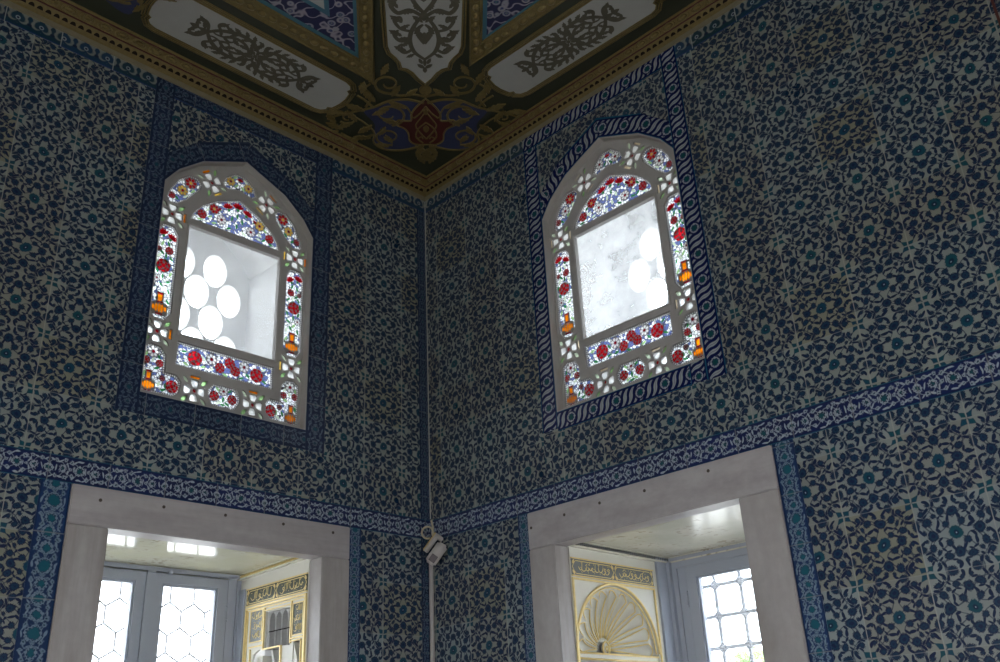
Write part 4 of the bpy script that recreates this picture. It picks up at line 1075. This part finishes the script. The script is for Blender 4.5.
def lining(idx, mp, i0, i1, zin, zs, ds, soff, label, slope):
    """timber-lined window recess with its sash window"""
    o = mp((i0 + i1) / 2, ds, .45)
    root = tag(empty('window_%d' % idx, o), label, 'window', None, 'structure')
    lp = lambda u, v, d: tuple(Vector(mp(u, v, d)) - Vector(o))
    m = MB(); SL = slope * (ds - .096)
    m.prism([(.096, zs + SL), (ds, zs), (ds + .05, zs), (ds + .05, zs + .018), (ds, zs + .018), (.096, zs + SL + .018)], lambda a, b, d: lp(d, b, a), i0 - .012, i1 + .012); s = m.build('soffit_board', soff, root)
    # rope moulding under the soffit on three sides
    m = MB()
    for a, b in (((i0, .10), (i0, ds)), ((i0, ds), (i1, ds)), ((i1, ds), (i1, .10))):
        n = int(math.hypot(b[0] - a[0], b[1] - a[1]) / .016)
        for k in range(n):
            t = (k + .5) / n; u, d = a[0] + (b[0] - a[0]) * t, a[1] + (b[1] - a[1]) * t
            u += .012 if u < i0 + .01 else -.012 if u > i1 - .01 else 0; d -= .012 if d > ds - .01 else 0
            c = lp(u, zs - .012 + slope * max(0, ds - d), d); m.blob(c, (.0075, .0075, .009), None, 0, 6, 4)
    m.build('rope_moulding', M['ink3'] if idx == 4 else M['goldb'], root, True)
    m = MB()
    for a, b, c, e in ((i0, i0 + .024, .10, ds), (i1 - .024, i1, .10, ds), (i0, i1, ds - .024, ds)):
        for q0, q1 in ((-.004, 0), (-.030, -.022)): m.prism([(a, c), (b, c), (b, e), (a, e)], lambda x, y, d: lp(x, d + slope * max(0, ds - y), y), zs + q0, zs + q1)
    m.build('cornice_strip', M['soffR'], root)
    return root, lp

def sash(root, lp, name, u0, u1, v0, v1, st, d0, d1, bead=.012):
    m = MB(); frame_rect(m, lp, u0, u1, v0, v1, st, d0, d1); s = m.build(name, M['white'], root)
    m = MB(); frame_rect(m, lp, u0 + st - .001, u1 - st + .001, v0 + st - .001, v1 - st + .001, bead, d0 + .010, d1 - .002); m.build('glazing_bead', M['white'], s)
    m = MB(); m.prism(rect(u0 + st, u1 - st, v0 + st, v1 - st), lp, d0 + .024, d0 + .028); m.build('glass_pane', M['clear'], s)
    return s
def hinge(s, lp, u, v, d):
    m = MB(); m.tube([lp(u, v - .03, d), lp(u, v + .03, d)], .006, 8); m.blob(lp(u, v + .036, d), (.006, .006, .008)); m.blob(lp(u, v - .036, d), (.006, .006, .008)); m.build('hinge', M['white'], s, True)

# left window: two casements behind a hexagonal wire lattice
root, lp = lining(3, LWM, -1.789, -.720, 2.578, 2.602, .752, M['soffL'], 'white casement window with hexagonal wire lattice in the left wall', .02)
m = MB(); frame_rect(m, lp, -1.785, -.722, .46, 2.600, .022, .722, .78); m.prism(rect(-.796, -.748, .46, 2.582), lp, .726, .78); m.prism(rect(-1.76, -1.712, .46, 2.582), lp, .726, .78); m.build('window_frame', M['white'], root)
m = MB(); m.prism(rect(-1.257, -1.213, .50, 2.578), lp, .716, .752); m.build('meeting_stile', M['white'], root)
s1 = sash(root, lp, 'casement_sash', -1.710, -1.250, .502, 2.580, .056, .728, .772)
s2 = sash(root, lp, 'casement_sash', -1.220, -.798, .502, 2.580, .056, .728, .772)
hinge(s2, lp, -.796, 2.40, .723); hinge(s2, lp, -.796, .8, .723); hinge(s1, lp, -1.712, 2.40, .723)
m = MB(); m.blob(lp(-1.135, 2.582, .719), (.016, .010, .012)); m.build('latch', M['white'], root, True)
m = MB(); V, T = partition([rect(-1.963, -.552, .215, 2.743), rect(-1.745, -.665, .5, 2.60)]); slabs(m, V, [t for t, k in T if k == 0], lp, .86, .99); m.build('outer_frame', M['plaster'], root)
# lattice
def hexlattice(lp, u0, u1, v0, v1, ox, oz, w, h, d, parent):
    wires = MB(); knots = MB(); seen = set()
    e = h / 1.5 / 1.0
    side = w / math.sqrt(3) * (h / (w * .866)) if False else h * 2 / 3
    for j in range(-1, int((v1 - v0) / h) + 3):
        for i in range(-1, int((u1 - u0) / w) + 3):
            cx = u0 + ((ox - u0) % w) + i * w + (w / 2 if j % 2 else 0); cz = v0 + ((oz - v0) % (2 * h)) + (j - 1) * h
            top = (cx, cz + side); tr = (cx + w / 2, cz + side / 2); br = (cx + w / 2, cz - side / 2); tl = (cx - w / 2, cz + side / 2)
            for a, b in ((top, tr), (tr, br), (top, tl)):
                if all(u0 <= q[0] <= u1 and v0 <= q[1] <= v1 for q in (a, b)):
                    wires.tube([lp(a[0], a[1], d), lp(b[0], b[1], d)], .0058, 5)
                    for q in (a, b):
                        k = (round(q[0], 2), round(q[1], 2))
                        if k not in seen: seen.add(k); knots.blob(lp(q[0], q[1], d), (.0075, .0075, .0080), None, 0, 6, 4)
    g = wires.build('wire_lattice', M['wire'], parent)
    knots.build('lattice_knot', M['wire'], g, True)
    return g
hexlattice(lp, -1.79, -.70, .45, 2.66, -1.004, 2.3665, .1333, .1235, .82, root)

# right window: one visible casement behind an iron grille with knots
root, lp = lining(4, RWM, .900, 1.922, 2.556, 2.582, .918, M['soffR'], 'white casement window with knotted iron grille in the right wall', .004)
m = MB(); frame_rect(m, lp, .902, 1.920, .46, 2.578, .060, .898, .95); m.prism(rect(.905, .935, .46, 2.555), lp, .870, .898); m.prism(rect(.962, 1.010, .46, 2.52), lp, .906, .95); m.build('window_frame', M['white'], root)
m = MB(); m.prism(rect(1.474, 1.516, .55, 2.505), lp, .892, .93); m.build('meeting_stile', M['white'], root)
s1 = sash(root, lp, 'casement_sash', 1.012, 1.474, .548, 2.523, .061, .904, .944)
s2 = sash(root, lp, 'casement_sash', 1.516, 1.832, .548, 2.523, .056, .904, .944)
hinge(s1, lp, 1.010, 2.35, .900); hinge(s1, lp, 1.010, .85, .900); hinge(s2, lp, 1.834, 2.35, .900)
m = MB(); V, T = partition([rect(.7335, 2.106, .215, 2.7385), rect(.97, 1.90, .5, 2.545)]); slabs(m, V, [t for t, k in T if k == 0], lp, .955, .99); m.build('outer_frame', M['plaster'], root)
gr = MB(); kn = MB(); u0g, z0g, p = 1.108, 2.418, .1562
us = [u0g + p * k for k in range(-1, 6)]; zs = [z0g - .1585 * k for k in range(-1, 13)]
for u in us: gr.tube([lp(u, .45, 1.02), lp(u, 2.66, 1.02)], .0105, 8)
for z in zs: gr.tube([lp(.86, z, 1.02), lp(1.96, z, 1.02)], .0105, 8)
for u in us:
    for z in zs:
        bm = bmesh.new(); bmesh.ops.create_cube(bm, size=.044); bmesh.ops.bevel(bm, geom=bm.edges[:], offset=.0125, segments=1, affect='EDGES')
        bmesh.ops.transform(bm, matrix=Matrix.Translation(lp(u, z, 1.02)), verts=bm.verts[:]); kn.addbm(bm); bm.free()
g = gr.build('iron_grille', M['iron'], root); kn.build('grille_knot', M['iron'], g)

# ------------------------------------------------------------------ carved and gilded panels on the recess cheeks
def script_strokes(mb, mp, u0, u1, v0, v1, d0, d1, seed, mi=0):
    """running cursive lettering between two lines, written right to left"""
    r = random.Random(seed); h = v1 - v0; u = u1; JIT[0] = True
    while u > u0 + h * .35:
        k = r.randrange(5); w = h * r.uniform(.5, .85)
        y0 = v0 + h * r.uniform(.18, .34)
        if u - w < u0: break
        if k == 0: P = [[(u, y0 + h * .42), (u - w * .25, y0 + h * .1), (u - w * .65, y0), (u - w, y0 + h * .30)]]
        elif k == 1: P = [[(u - w * .2, y0 + h * .62), (u - w * .32, y0)], [(u - w * .32, y0 + .02 * h), (u - w * .7, y0 - h * .02), (u - w, y0 + h * .22)]]
        elif k == 2: P = [[(u, y0 + h * .2), (u - w * .2, y0 + h * .30), (u - w * .38, y0 + h * .1), (u - w * .7, y0 + h * .12), (u - w, y0 + h * .32)], [(u - w * .5, y0 + h * .66), (u - w * .95, y0 + h * .48)]]
        elif k == 3: P = [[(u - w * .1, y0 + h * .25), (u - w * .35, y0 + h * .38), (u - w * .45, y0 + h * .2), (u - w * .2, y0 + h * .12), (u - w * .6, y0 - h * .12), (u - w, y0 + h * .02)]]
        else: P = [[(u - w * .3, y0 + h * .68), (u - w * .42, y0 + h * .02)], [(u - w * .65, y0 + h * .64), (u - w * .78, y0 + h * .02)]]
        for S_ in P: stroke(mb, S_, h * .04, h * .025, mp, d0, d1, mi, 5, h * .068)
        for _ in range(r.randrange(1, 4)):
            q = (u - w * r.random(), y0 + h * r.choice([-.14, .5, .56])); 
            if v0 + h * .05 < q[1] < v1 - h * .1: mb.prism(disc(q, h * .034, 4, None, 0), mp, d0, d1, mi)
        u -= w * .62
    JIT[0] = False

def band_panel(root, lp, u0, u1, v0, v1, ground, seed, d):
    m = MB(); m.prism(rect(u0, u1, v0, v1), lp, d - .002, d + .006); b = m.build('inscription_band', ground, root)
    m = MB(); mid = (u0 + u1) / 2
    for a, e in ((u0 + .006, mid - .004), (mid + .004, u1 - .006)):
        h = (v1 - v0) / 2; c = (v0 + v1) / 2; k = .026
        P = [(a + k, v0 + .008), (e - k, v0 + .008), (e - k * .4, c - h * .45), (e, c), (e - k * .4, c + h * .45), (e - k, v1 - .008), (a + k, v1 - .008), (a + k * .4, c + h * .45), (a, c), (a + k * .4, c - h * .45)]
        m.tube([lp(x, y, d - .002) for x, y in P], .0022, 5, 0, True)
    for a in (u0, mid, u1):
        for sy in (-1, 1):
            for sx in (-1, 1):
                q = (a + sx * .013, (v0 + v1) / 2 + sy * (v1 - v0) * .33)
                if u0 < q[0] < u1: m.prism(leafpoly(q, sx * sy * 1.0, .013, .006, 4), lp, d - .0045, d - .001)
    m.build('gilt_cartouche', M['goldb'], b)
    for n, (a, e) in enumerate(((u0 + .034, mid - .03), (mid + .03, u1 - .034))):
        m = MB(); script_strokes(m, lp, a, e, v0 + .010, v1 - .008, d - .0045, d - .001, seed + n); m.build('gilt_lettering', M['goldb'], b)
    m = MB(); m.prism(rect(u0 - .002, u1 + .002, v1, v1 + .006), lp, d - .007, d + .004); m.prism(rect(u0 - .002, u1 + .002, v0 - .006, v0), lp, d - .007, d + .004); m.build('gilt_fillet', M['goldb'], b)
    return b

# --- right window: white panel with a gilded scallop niche (plane y = -.905, u = x, depth +y)
PY = -.902
o = Vector((.45, PY, 1.5))
root = tag(empty('shell_niche_panel', o), 'white panel with a gilded scallop shell niche inside the right window recess', 'wall panel')
sp = lambda u, v, d: (u - o.x, d, v - o.z)
CU, CV, RA = .421, 2.080, .318
arc = [(CU + RA * cos(PI * i / 32), CV + RA * sin(PI * i / 32)) for i in range(33)]
niche = [(CU + RA, 1.15)] + arc + [(CU - RA, 1.15)]
V, T = partition([rect(.168, .862, .46, 2.585), ccw([(max(.168, x), y) for x, y in niche]) if False else ccw(niche)])
V, T = partition([rect(.095, .92, .46, 2.584), ccw(niche)])
m = MB(); slabs(m, V, [t for t, k in T if k == 0], sp, 0, .02)
m.build('panel_board', M['wood'], root)
m = MB(); m.prism(rect(.79, .90, .46, 2.580), sp, -.014, .0); m.build('edge_stile', M['white'], root)
# shell: hollow quarter dome with flutes
HU, HV, HD = .440, 2.105, .125
NL = 11; A0, A1 = -.10, PI + .10
m = MB(); NR, NT = 14, NL * 10
def shell_pt(r, th):
    fr = (th - A0) / (A1 - A0) * NL; f = abs(sin(PI * fr))
    Rm = .262 + .034 * f ** .6
    cu = HU + (CU - HU) * r * .6; cv = HV + (CV + .005 - HV) * r
    d = .012 + (HD - .012) * (1 - r ** 1.7) + .016 * f * r
    return (cu + Rm * r * cos(th), cv + Rm * r * sin(th), d)
grid = [[m.nv(sp(*shell_pt(.12 + .88 * i / NR, A0 + (A1 - A0) * j / NT))) for j in range(NT + 1)] for i in range(NR + 1)]
for i in range(NR):
    for j in range(NT): m.face((grid[i][j], grid[i][j + 1], grid[i + 1][j + 1], grid[i + 1][j]))
# web between the scalloped rim and the arch, and the hollow sides
rim = [shell_pt(1.0, A0 + (A1 - A0) * j / NT) for j in range(NT + 1)]
wa = [m.nv(sp(p[0], p[1], .022)) for p in rim]; wb = [m.nv(sp(CU + RA * cos(A0 + (A1 - A0) * j / NT) , CV + RA * sin(A0 + (A1 - A0) * j / NT), .016)) for j in range(NT + 1)]
for j in range(NT):
    m.face((wa[j], wa[j + 1], wb[j + 1], wb[j])); m.face((grid[NR][j], grid[NR][j + 1], wa[j + 1], wa[j]))
sh_ = m.build('scallop_shell', M['wood'], root, True, None, None, False)
m = MB()
for k in range(NL):
    t0 = A0 + (A1 - A0) * (k + .10) / NL; t1 = A0 + (A1 - A0) * (k + .90) / NL
    pts = [shell_pt(.20 + .74 * i / 10, t0 + (t1 - t0) * (.30 * (1 - i / 10))) for i in range(11)]
    tm = (t0 + t1) / 2
    for i in range(1, 8): pts.append(shell_pt(.94 + .05 * sin(PI * i / 8), t0 + (t1 - t0) * i / 8))
    pts += [shell_pt(.20 + .74 * i / 10, t1 - (t1 - t0) * (.30 * (1 - i / 10))) for i in range(10, -1, -1)]
    m.tube([sp(p[0], p[1], p[2] - .005) for p in pts], .0036, 6)
m.build('gilt_rib', M['goldb'], sh_, True)
m = MB(); m.tube([sp(HU + .026 * cos(a), HV + .034 * sin(a), HD - .025) for a in [2 * PI * i / 18 for i in range(18)]], .0055, 6, 0, True); m.tube([sp(HU + .009 * cos(a), HV + .012 * sin(a), HD - .030) for a in [2 * PI * i / 12 for i in range(12)]], .004, 6, 0, True); m.build('gilt_boss', M['goldb'], sh_, True)
m = MB(); m.blob(sp(HU, HV, HD - .012), (.020, .012, .026)); m.build('boss', M['wood'], sh_, True)
m = MB(); m.tube([sp(CU + (RA + .004) * cos(PI * i / 40), CV + (RA + .004) * sin(PI * i / 40), -.002) for i in range(41)] + [sp(CU - RA - .004, 1.2, -.002)], .0065, 6)
m.tube([sp(CU + (RA - .012) * cos(PI * i / 40), CV + (RA - .012) * sin(PI * i / 40), .008) for i in range(41)], .004, 6); m.build('gilt_arch', M['goldb'], root, True)
m = MB(); frame_rect(m, sp, .098, .758, .9, 2.409, .009, -.008, .002); m.build('gilt_border', M['goldb'], root)
m = MB(); m.prism(rect(CU - RA, CU + RA, 2.046, 2.062), sp, .01, .12); m.build('shell_ledge', M['wood'], root)
m = MB(); m.tube([sp(CU - RA, 2.066, .006), sp(CU + RA, 2.066, .006)], .005, 6); m.tube([sp(CU - RA, 2.040, .006), sp(CU + RA, 2.040, .006)], .005, 6); m.tube([sp(CU + .21 * cos(PI * i / 20), 1.86 + .165 * sin(PI * i / 20), .02) for i in range(21)], .005, 6); m.build('gilt_rail', M['goldb'], root, True)
m = MB(); m.prism(rect(CU - RA - .002, CU + RA + .002, 1.14, 2.046), sp, .125, .135); m.build('niche_back', M['wood'], root)
band_panel(root, sp, .100, .757, 2.421, 2.499, M['ink3'], 11, -.001)

# --- left window: gilded panel of small niches and inscription tablets (plane x = -.72, u = -y, depth +x)
PX = -.722
o2 = Vector((PX, .47, 1.5))
root = tag(empty('gilded_niche_panel', o2), 'gilded panel of little niches and dark inscription tablets inside the left window recess', 'wall panel')
gp = lambda u, v, d: (d, -u - o2.y, v - o2.z)
U = lambda y: -y
# board pierced by the small recesses
rc_mid = [(U(.462), 2.200), (U(.234), 2.190), (U(.234), 2.372), (U(.462), 2.376)]
lowL = [(U(.578), 1.75), (U(.312), 1.75), (U(.312), 2.190), (U(.520), 2.196), (U(.560), 2.180), (U(.578), 2.14)]
lowR = [(U(.208), 1.75), (U(.146), 1.75), (U(.146), 2.200), (U(.208), 2.206)]
V, T = partition([rect(U(.755), U(.094), .46, 2.616), ccw(rc_mid), ccw(lowL), ccw(lowR)])
m = MB(); slabs(m, V, [t for t, k in T if k == 0], gp, 0, .012); m.build('panel_board', M['wood'], root)
m = MB(); m.prism(rect(U(.724), U(.668), .46, 2.52), gp, -.012, 0); m.build('edge_stile', M['white'], root)
m = MB(); m.prism(rect(U(.60), U(.11), 1.74, 2.40), gp, .090, .10); m.build('niche_back', M['fluted'], root)
m = MB(); n = 4; W0, W1 = U(.460), U(.236); ZA, ZB, ZH = 2.192, 2.335, .034
for k in range(n):
    a = W0 + (W1 - W0) * k / n; b = W0 + (W1 - W0) * (k + 1) / n; c = (a + b) / 2; r = (b - a) / 2
    P = [(c + r * cos(PI * i / 12), .034 - .030 * sin(PI * i / 12)) for i in range(13)]      # hollow flutes
    P = [(c + r, .020)] + [(c + r * .86 * cos(PI * i / 12), .022 + .045 * sin(PI * i / 12)) for i in range(13)] + [(c - r, .020), (c - r, .085), (c + r, .085)]
    m.prism(P, lambda x, y, d: gp(x, d, y), ZA, ZB)
    for i in range(6):
        z = ZB + ZH * sin(PI / 2 * i / 6); z2 = ZB + ZH * sin(PI / 2 * (i + 1) / 6); s_ = cos(PI / 2 * (i + .5) / 6)
        Q = [(c + r, .020)] + [(c + r * .86 * s_ * cos(PI * j / 12), .022 + .045 * s_ * sin(PI * j / 12)) for j in range(13)] + [(c - r, .020), (c - r, .085), (c + r, .085)]
        m.prism(Q, lambda x, y, d: gp(x, d, y), z, z2)
f = m.build('fluted_hood', M['fluted'], root)
m = MB(); m.prism(rect(W0, W1, 2.276, 2.280), gp, .0185, .024); m.build('hood_joint', M['dowel'], f)
m = MB(); m.prism([(U(.575), 1.80), (U(.535), 1.80), (U(.520), 2.17), (U(.575), 2.17)], gp, .030, .09); m.build('niche_slab', M['wood'], root)
m = MB(); m.prism([(U(.455), 2.19), (U(.440), 2.19), (U(.395), 2.06), (U(.375), 1.80), (U(.40), 1.80), (U(.418), 2.05)], gp, .035, .09); m.build('niche_divider', M['plaster'], root)
m = MB(); m.prism([(U(.355), 2.19), (U(.345), 2.19), (U(.350), 1.95), (U(.36), 1.95)], gp, .045, .09); m.build('niche_slat', M['plaster'], root)
m = MB(); m.prism(rect(U(.575), U(.316), 1.93, 1.95), gp, .014, .09); m.build('shelf', M['plaster'], root)
m = MB(); m.prism([(U(.206), 2.202), (U(.148), 2.198), (U(.148), 2.08), (U(.160), 2.08)], gp, .070, .088); m.build('niche_bracket', M['ink'], root)
m = MB(); m.prism([(U(.206), 2.198), (U(.160), 2.08), (U(.160), 1.76), (U(.206), 1.76)], gp, .004, .03); m.build('niche_cheek', M['wood'], root)
# gilding
m = MB()
frame_rect(m, gp, U(.650), U(.100), 1.3, 2.417, .009, -.011, .002); frame_rect(m, gp, U(.634), U(.116), 1.3, 2.402, .005, -.006, .002)
m.build('gilt_border', M['goldb'], root)
m = MB()
for a, b, c, e in ((U(.474), U(.467), 2.196, 2.398), (U(.230), U(.223), 2.196, 2.398), (U(.600), U(.467), 2.212, 2.218), (U(.225), U(.116), 2.214, 2.220), (U(.225), U(.132), 2.202, 2.207), (U(.137), U(.132), 1.3, 2.205), (U(.474), U(.305), 2.190, 2.197), (U(.312), U(.304), 1.3, 2.196), (U(.470), U(.226), 2.380, 2.385), (U(.592), U(.586), 1.3, 2.205)):
    m.prism(rect(a, b, c, e), gp, -.009, .002)
m.build('gilt_bar', M['goldb'], root)
for a, b, c, e, gnd, sd in ((U(.598), U(.488), 2.240, 2.392, M['ink3'], 21), (U(.212), U(.126), 2.232, 2.380, M['ink2'], 33)):
    m = MB(); m.prism(rect(a, b, c, e), gp, -.003, .004); t = m.build('inscription_tablet', gnd, root)
    m = MB(); frame_rect(m, gp, a - .004, b + .004, c - .004, e + .004, .005, -.007, .003); m.build('gilt_edge', M['goldb'], t)
    m = MB()
    for k in range(3):
        h = (e - c) / 3.2; script_strokes(m, gp, a + .010, b - .006, c + .008 + k * h, c + .008 + k * h + h, -.006, -.002, sd + k)
    m.build('gilt_lettering', M['goldb'], t)
band_panel(root, gp, U(.653), U(.100), 2.430, 2.510, M['ink2'], 51, -.002)
# plain linings on the cheeks facing away from the viewer
for nm, mp, uu, zz, dd, lab in (('cheek_board', LWM, (-1.80, -1.788), 2.66, .72, 'plain white board lining the far left side of the left window recess'), ('cheek_board', RWM, (1.921, 1.935), 2.605, .89, 'plain white board lining the far right side of the right window recess')):
    m = MB(); m.prism(rect(uu[0], uu[1], .46, zz), mp, .096, dd); tag(m.build(nm, M['wood']), lab, 'wall panel')

# ------------------------------------------------------------------ motion sensor in the corner
c0 = Vector((-.055, -.060, 2.70))
root = tag(empty('motion_sensor', c0), 'small white motion sensor on a bracket in the room corner', 'sensor')
def obox(mb, c, ex, ey, ez, hx, hy, hz, bev=.006, mi=0):
    bm = bmesh.new(); bmesh.ops.create_cube(bm, size=2.0)
    for q in bm.verts: q.co = Vector((q.co.x * hx, q.co.y * hy, q.co.z * hz))
    bmesh.ops.bevel(bm, geom=bm.edges[:], offset=bev, segments=3, affect='EDGES')
    for q in bm.verts: q.co = Vector(c) + Vector(ex) * q.co.x + Vector(ey) * q.co.y + Vector(ez) * q.co.z
    mb.addbm(bm, mi); bm.free()
view = Vector((-3.444, -3.896, 0)).normalized(); side = Vector((-view.y, view.x, 0)) * -1   # side: towards the right of the picture
if side.dot(Vector((.7, -.7, 0))) < 0: side = -side
up = Vector((0, 0, 1))
ez = (up * .80 + side * .60).normalized(); ex = (side * .80 - up * .60).normalized(); ey = view
m = MB(); obox(m, view * .045 + side * .030 + up * -.058, ex, ey, ez, .030, .026, .062, .010); h = m.build('housing', M['plast'], root, True)
m = MB(); obox(m, view * .0705 + side * .012 + up * -.086, ex, ey, ez, .018, .002, .020, .001); m.build('sensor_window', M['smoke'], h)
m = MB(); obox(m, view * .000 + side * .006 + up * .010, ex, ey, ez, .012, .020, .056, .004); obox(m, view * .014 + side * .046 + up * .034, ex, ey, ez, .022, .014, .012, .004); b = m.build('bracket', M['plast'], root, True)
m = MB(); obox(m, view * .006 + side * -.006 + up * .017, ex, ey, ez, .003, .021, .056, .002); m.build('mounting_plate', M['yellowed'], b)
m = MB(); L = [view * .006 + side * (-.016 + .030 * cos(a)) + up * (.066 + .032 * sin(a)) for a in [-.5 + 5.6 * i / 24 for i in range(25)]]
m.tube([view * -.01 + side * .006 + up * .135, view * .0 + side * .014 + up * .095] + L, .0055, 8); m.build('cable_loop', M['cable'], root, True)
m = MB(); m.tube([(-.018, -.018, 0.0), (-.018, -.018, 2.63)], .0125, 10); cd = tag(m.build('cable_conduit', M['plast'], None, True), 'thin white cable conduit running down the room corner below the sensor', 'conduit')
for z in (.6, 1.3, 2.0):
    m = MB(); m.box(-.034, -.0, -.034, -.0, z, z + .03); m.build('conduit_clip', M['plast'], cd)

# ------------------------------------------------------------------ outside
m = MB(); m.box(-30, 40, -30, 40, -.9, -.7); tag(m.build('ground', M['paving']), 'pale paving outside the building', 'ground', None, 'structure')
def tree(o, r, hgt, label):
    root = tag(empty('leafy_tree', o), label, 'tree')
    m = MB(); m.tube([(0, 0, 0), (.05, .02, hgt * .5), (0, .05, hgt)], [.14, .11, .05], 10)
    for k in range(9):
        a = k * 2.4; m.tube([(0, .03, hgt * (.55 + .04 * k)), (r * .5 * cos(a), r * .5 * sin(a), hgt * (.75 + .04 * k)), (r * .85 * cos(a), r * .85 * sin(a), hgt * (.8 + .05 * k))], [.05, .03, .012], 6)
    m.build('trunk', M['bark'], root)
    m = MB(); rr = random.Random(3)
    for k in range(2100):
        while True:
            p = Vector((rr.uniform(-1, 1), rr.uniform(-1, 1), rr.uniform(-1, 1)))
            if .3 < p.length < 1: break
        lump = .8 + .25 * sin(p.x * 7) * sin(p.y * 6 + 1) * sin(p.z * 7)
        c = Vector((p.x * r, p.y * r, p.z * r * .85)) * lump + Vector((0, 0, hgt + r * .35))
        e = Euler((rr.uniform(-1, 1), rr.uniform(-1, 1), rr.uniform(0, 6.3))).to_matrix()
        L, W = .10, .04
        m.poly([c + e @ Vector(q) for q in ((-L, 0, 0), (-L * .2, W, .01), (L, 0, 0), (-L * .2, -W, .01))])
    fo = m.build('foliage', M['leaf'], root, False, None, None, False); fo['kind'] = 'stuff'
tree((8.5, 2.85, -.7), 1.25, 2.3, 'leafy tree seen outside through the right window grille')

# ------------------------------------------------------------------ light
w = bpy.data.worlds.new('overcast_sky'); bpy.context.scene.world = w; w.use_nodes = True
nt = w.node_tree; bg = nt.nodes['Background']; bg.inputs[0].default_value = (.90, .95, 1.0, 1); bg.inputs[1].default_value = 11.0
def win_light(name, loc, rot, sx, sy, power, col=(1, .97, .93)):
    l = bpy.data.lights.new(name, 'AREA'); l.shape = 'RECTANGLE'; l.size = sx; l.size_y = sy; l.energy = power; l.color = col
    o = bpy.data.objects.new(name, l); COL.objects.link(o); o.location = loc; o.rotation_euler = rot; return o
for c in (1.55, 3.45, 5.35):
    win_light('window_daylight', (-ROOM - .12, -c, 1.5), (0, -PI / 2, 0), 1.9, 1.05, 2.9)
    win_light('window_daylight', (-c, -ROOM - .12, 1.5), (PI / 2, 0, 0), 1.05, 1.9, 2.9)

# ------------------------------------------------------------------ camera
cam = bpy.data.cameras.new('camera'); co = bpy.data.objects.new('camera', cam); COL.objects.link(co)
cam.sensor_width = 36; cam.lens = 36 * 946.09 / 1000; cam.clip_start = .05; cam.clip_end = 200
rt = Vector((0.705664, -0.706907, -0.048174)); upv = Vector((-0.265007, -0.326373, 0.907332)); fw = Vector((0.657122, 0.627505, 0.417645))
mt = Matrix((rt, upv, -fw)).transposed().to_4x4(); mt.translation = Vector((-3.44394294, -3.8960566, 1.6)); co.matrix_world = mt
sc = bpy.context.scene; sc.camera = co
sc.view_settings.view_transform = 'Standard'; sc.view_settings.look = 'None'; sc.view_settings.exposure = 0.0; sc.view_settings.gamma = 1.0; sc.view_settings.use_curve_mapping = False
sc.cycles.max_bounces = 8; sc.cycles.transparent_max_bounces = 12; sc.cycles.sample_clamp_indirect = 6.0; sc.cycles.use_denoising = True
